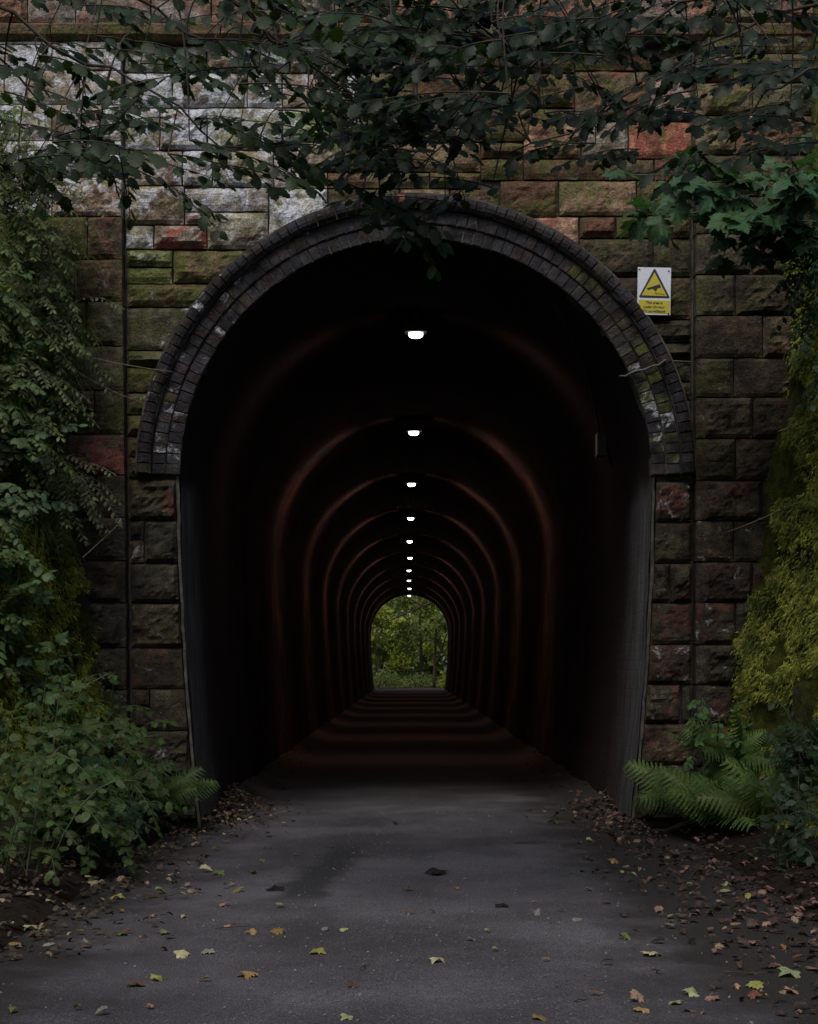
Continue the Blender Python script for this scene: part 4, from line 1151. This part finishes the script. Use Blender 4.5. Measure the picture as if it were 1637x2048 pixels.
# ------------------------------------------------------------------ the wood beyond the far exit
def wood_tree(x, y, h, rad, n, label, colr, z0, lean=0, limbs=()):
    root = empty('woodland_tree', (x, y, 0), label, 'tree', 'trees beyond the far exit')
    mb = MB(); pts = bez(Vector((0, 0, -.2)), Vector((lean * .3, 0, h * .5)), Vector((lean, 0, h)), 8)
    mb.tube(pts, [rad * (1 - .08 * i) for i in range(9)], 8); link('trunk', mb.me('trunk', M['bark'], True), root)
    for (a, m_, e, r_) in limbs:
        mb = MB(); mb.tube([q for q in bez(Vector(a), Vector(m_), Vector(e), 7)], [r_ * (1 - .1 * i) for i in range(8)], 6)
        link('limb', mb.me('limb', M['bark'], True), root)
    mats = []
    cl = [(Vector((lean * .6 + ru(-2.2, 2.2), ru(-2, 2), ru(z0, h))), ru(.4, 1.0)) for _ in range(34)]
    for i in range(n):
        c, r_ = random.choice(cl); d = rv(1).normalized()
        q = c + Vector((d.x, d.y, d.z * .6)) * r_ * ru(.4, 1.)
        mats.append(frame(q, rv(1).normalized(), (rv(.8) + Vector((0, -.4, 1))), ru(.16, .34)))
    V, T = merge(mats, SMALL)
    o = link('crown', tri_mesh('crown', V, T, M['leaf']), root); o.color = colr + (1,)
YG = (.3, .34, .05); DG = (.17, .21, .045); BG = (.26, .3, .09)
wood_tree(-2.6, 80, 6.3, .16, 3500, 'slim tree left of the wood path with bright yellow green crown', YG, 2.6)
wood_tree(1.35, 84, 6.3, .085, 3000, 'dark forked trunk standing over the shrubs of the wood path', DG, 3.0, .3, [((0.1, 0, 1.2), (.5, 0, 2.4), (.9, 0, 3.4), .07)])
wood_tree(.75, 88, 6.3, .10, 3000, 'thin straight trunk beside the forked one', BG, 2.8, -.2)
wood_tree(3.4, 79, 6.3, .22, 3500, 'tree sending a long crooked bough across the far exit', DG, 3.2, 0, [((0, 0, 5.0), (-2.0, 0, 4.6), (-5.4, 0, 2.9), .09), ((-2.6, 0, 4.1), (-3.4, 0, 4.6), (-4.6, 0, 5.0), .06)])
wood_tree(-1.7, 92, 6.3, .12, 3500, 'dense green tree far down the wood path', DG, 1.8)
wood_tree(2.6, 94, 6.3, .2, 3500, 'pale green tree closing the far end of the wood path', BG, 1.5)
wood_tree(-.2, 98, 6.3, .14, 4500, 'broad bright tree filling the end of the wood path', YG, 1.2)
wood_tree(-4.2, 92, 6.3, .2, 3500, 'shadowy tree on the edge of the wood path', DG, 1.2)
wood_tree(5.0, 90, 6.3, .2, 3500, 'tall green tree on the outer edge of the wood', YG, 1.4)
for i, (x, y, w, h) in enumerate(((-2.2, 78, .7, .7), (2.3, 78.5, .8, .8), (.6, 86, 1.4, .8), (-1.2, 85, 1.1, 1.0), (2.4, 84, 1.0, 1.3), (-3.2, 84, 1., 1.2), (0, 92, 2.2, 1.2))):
    mats = []
    for j in range(900):
        d = rv(1).normalized(); mats.append(frame(Vector((d.x * w * ru(.5, 1), d.y * w * ru(.5, 1), h * abs(d.z) * ru(.4, 1.1))), rv(1).normalized(), rv(.8) + Vector((0, -.4, 1)), ru(.09, .18)))
    V, T = merge(mats, SMALL); root = empty('woodland_shrub', (x, y, 0), ['low grey green shrub at the side of the wood path', 'rounded shrub by the wood path under the crooked bough', 'low wide shrub where the wood path ends', 'bushy shrub under the dense tree', 'tall shrub behind the thin trunks', 'leafy shrub under the slim bright tree', 'wide leafy thicket at the end of the wood path'][i], 'shrub', 'shrubs beyond the far exit')
    o = link('foliage', tri_mesh('foliage', V, T, M['leaf']), root); o.color = random.choice((YG, DG, BG)) + (1,)
    mb = MB(); mb.tube([Vector((0, 0, -.05)), Vector((0, 0, h * .6))], [.03, .015], 5); link('stem', mb.me('stem', M['bark']), root)
mats = []
for j in range(12000):
    mats.append(frame(Vector((ru(-9, 9), ru(99, 106), ru(0, 9))), rv(1).normalized(), rv(.8) + Vector((0, -.5, 1)), ru(.35, .7)))
V, T = merge(mats, SMALL); o = link('distant_wood', tri_mesh('distant_wood', V, T, M['leaf'])); o.color = (.12, .17, .04, 1)
tag(o, 'hazy mass of green woodland far beyond the tunnel', 'woodland', kind='stuff')
mats = []
for j in range(5000):
    x = random.choice((-1, 1)) * ru(2.0, 6); mats.append(frame(Vector((x, ru(74, 98), ru(0, .15))), Vector((ru(-1, 1), ru(-1, 1), ru(.2, 1))).normalized(), rv(.5) + Vector((0, -.6, 1)), ru(.08, .18)))
V, T = merge(mats, SMALL); o = link('ground_cover', tri_mesh('ground_cover', V, T, M['leaf'])); o.color = (.08, .12, .03, 1)
tag(o, 'low green ground cover beside the wood path', 'ground cover', kind='stuff')

# grit and crumbs on the tarmac
V = []; T = []; b_ = 0
for i in range(2600):
    y = ru(5, 13.5); x = random.gauss(0, .9)
    if abs(x) > 1.75: continue
    r_ = ru(.0015, .0045) * (1.6 if random.random() < .06 else 1); o_ = Vector((x, y, .008))
    q = [o_ + rv(r_) + Vector((r_, 0, 0)), o_ + rv(r_) + Vector((-r_, r_, 0)), o_ + rv(r_) + Vector((-r_, -r_, 0)), o_ + Vector((0, 0, r_ * 1.3))]
    V += q; T += [(b_, b_ + 1, b_ + 3), (b_ + 1, b_ + 2, b_ + 3), (b_ + 2, b_, b_ + 3)]; b_ += 4
tag(link('grit', tri_mesh('grit', V, T, M['pebble'])), 'fine grey grit strewn over the asphalt path', 'grit', kind='stuff')
for i, (x, y, ln, an) in enumerate(((430, 1862, .16, .1), (720, 1944, .10, 1.2), (1030, 1690, .22, .05), (1330, 1858, .14, .3), (870, 1830, .07, 2.), (300, 1800, .2, .6), (1450, 1950, .16, -.3), (1150, 2010, .08, .8))):
    p_, _ = G(x, y); d = Vector((math.cos(an), math.sin(an), .03)) * ln
    mb = MB(); mb.tube([Vector((0, 0, 0)), d * .4 + rv(.006), d * .7 + rv(.008), d], [.003, .0028, .0022, .0014], 5)
    tag(link('twig', mb.me('twig', M['bark']), loc=p_ + Vector((0, 0, .012))), 'thin dark broken twig lying on the asphalt', 'twig', 'broken twigs on the path')
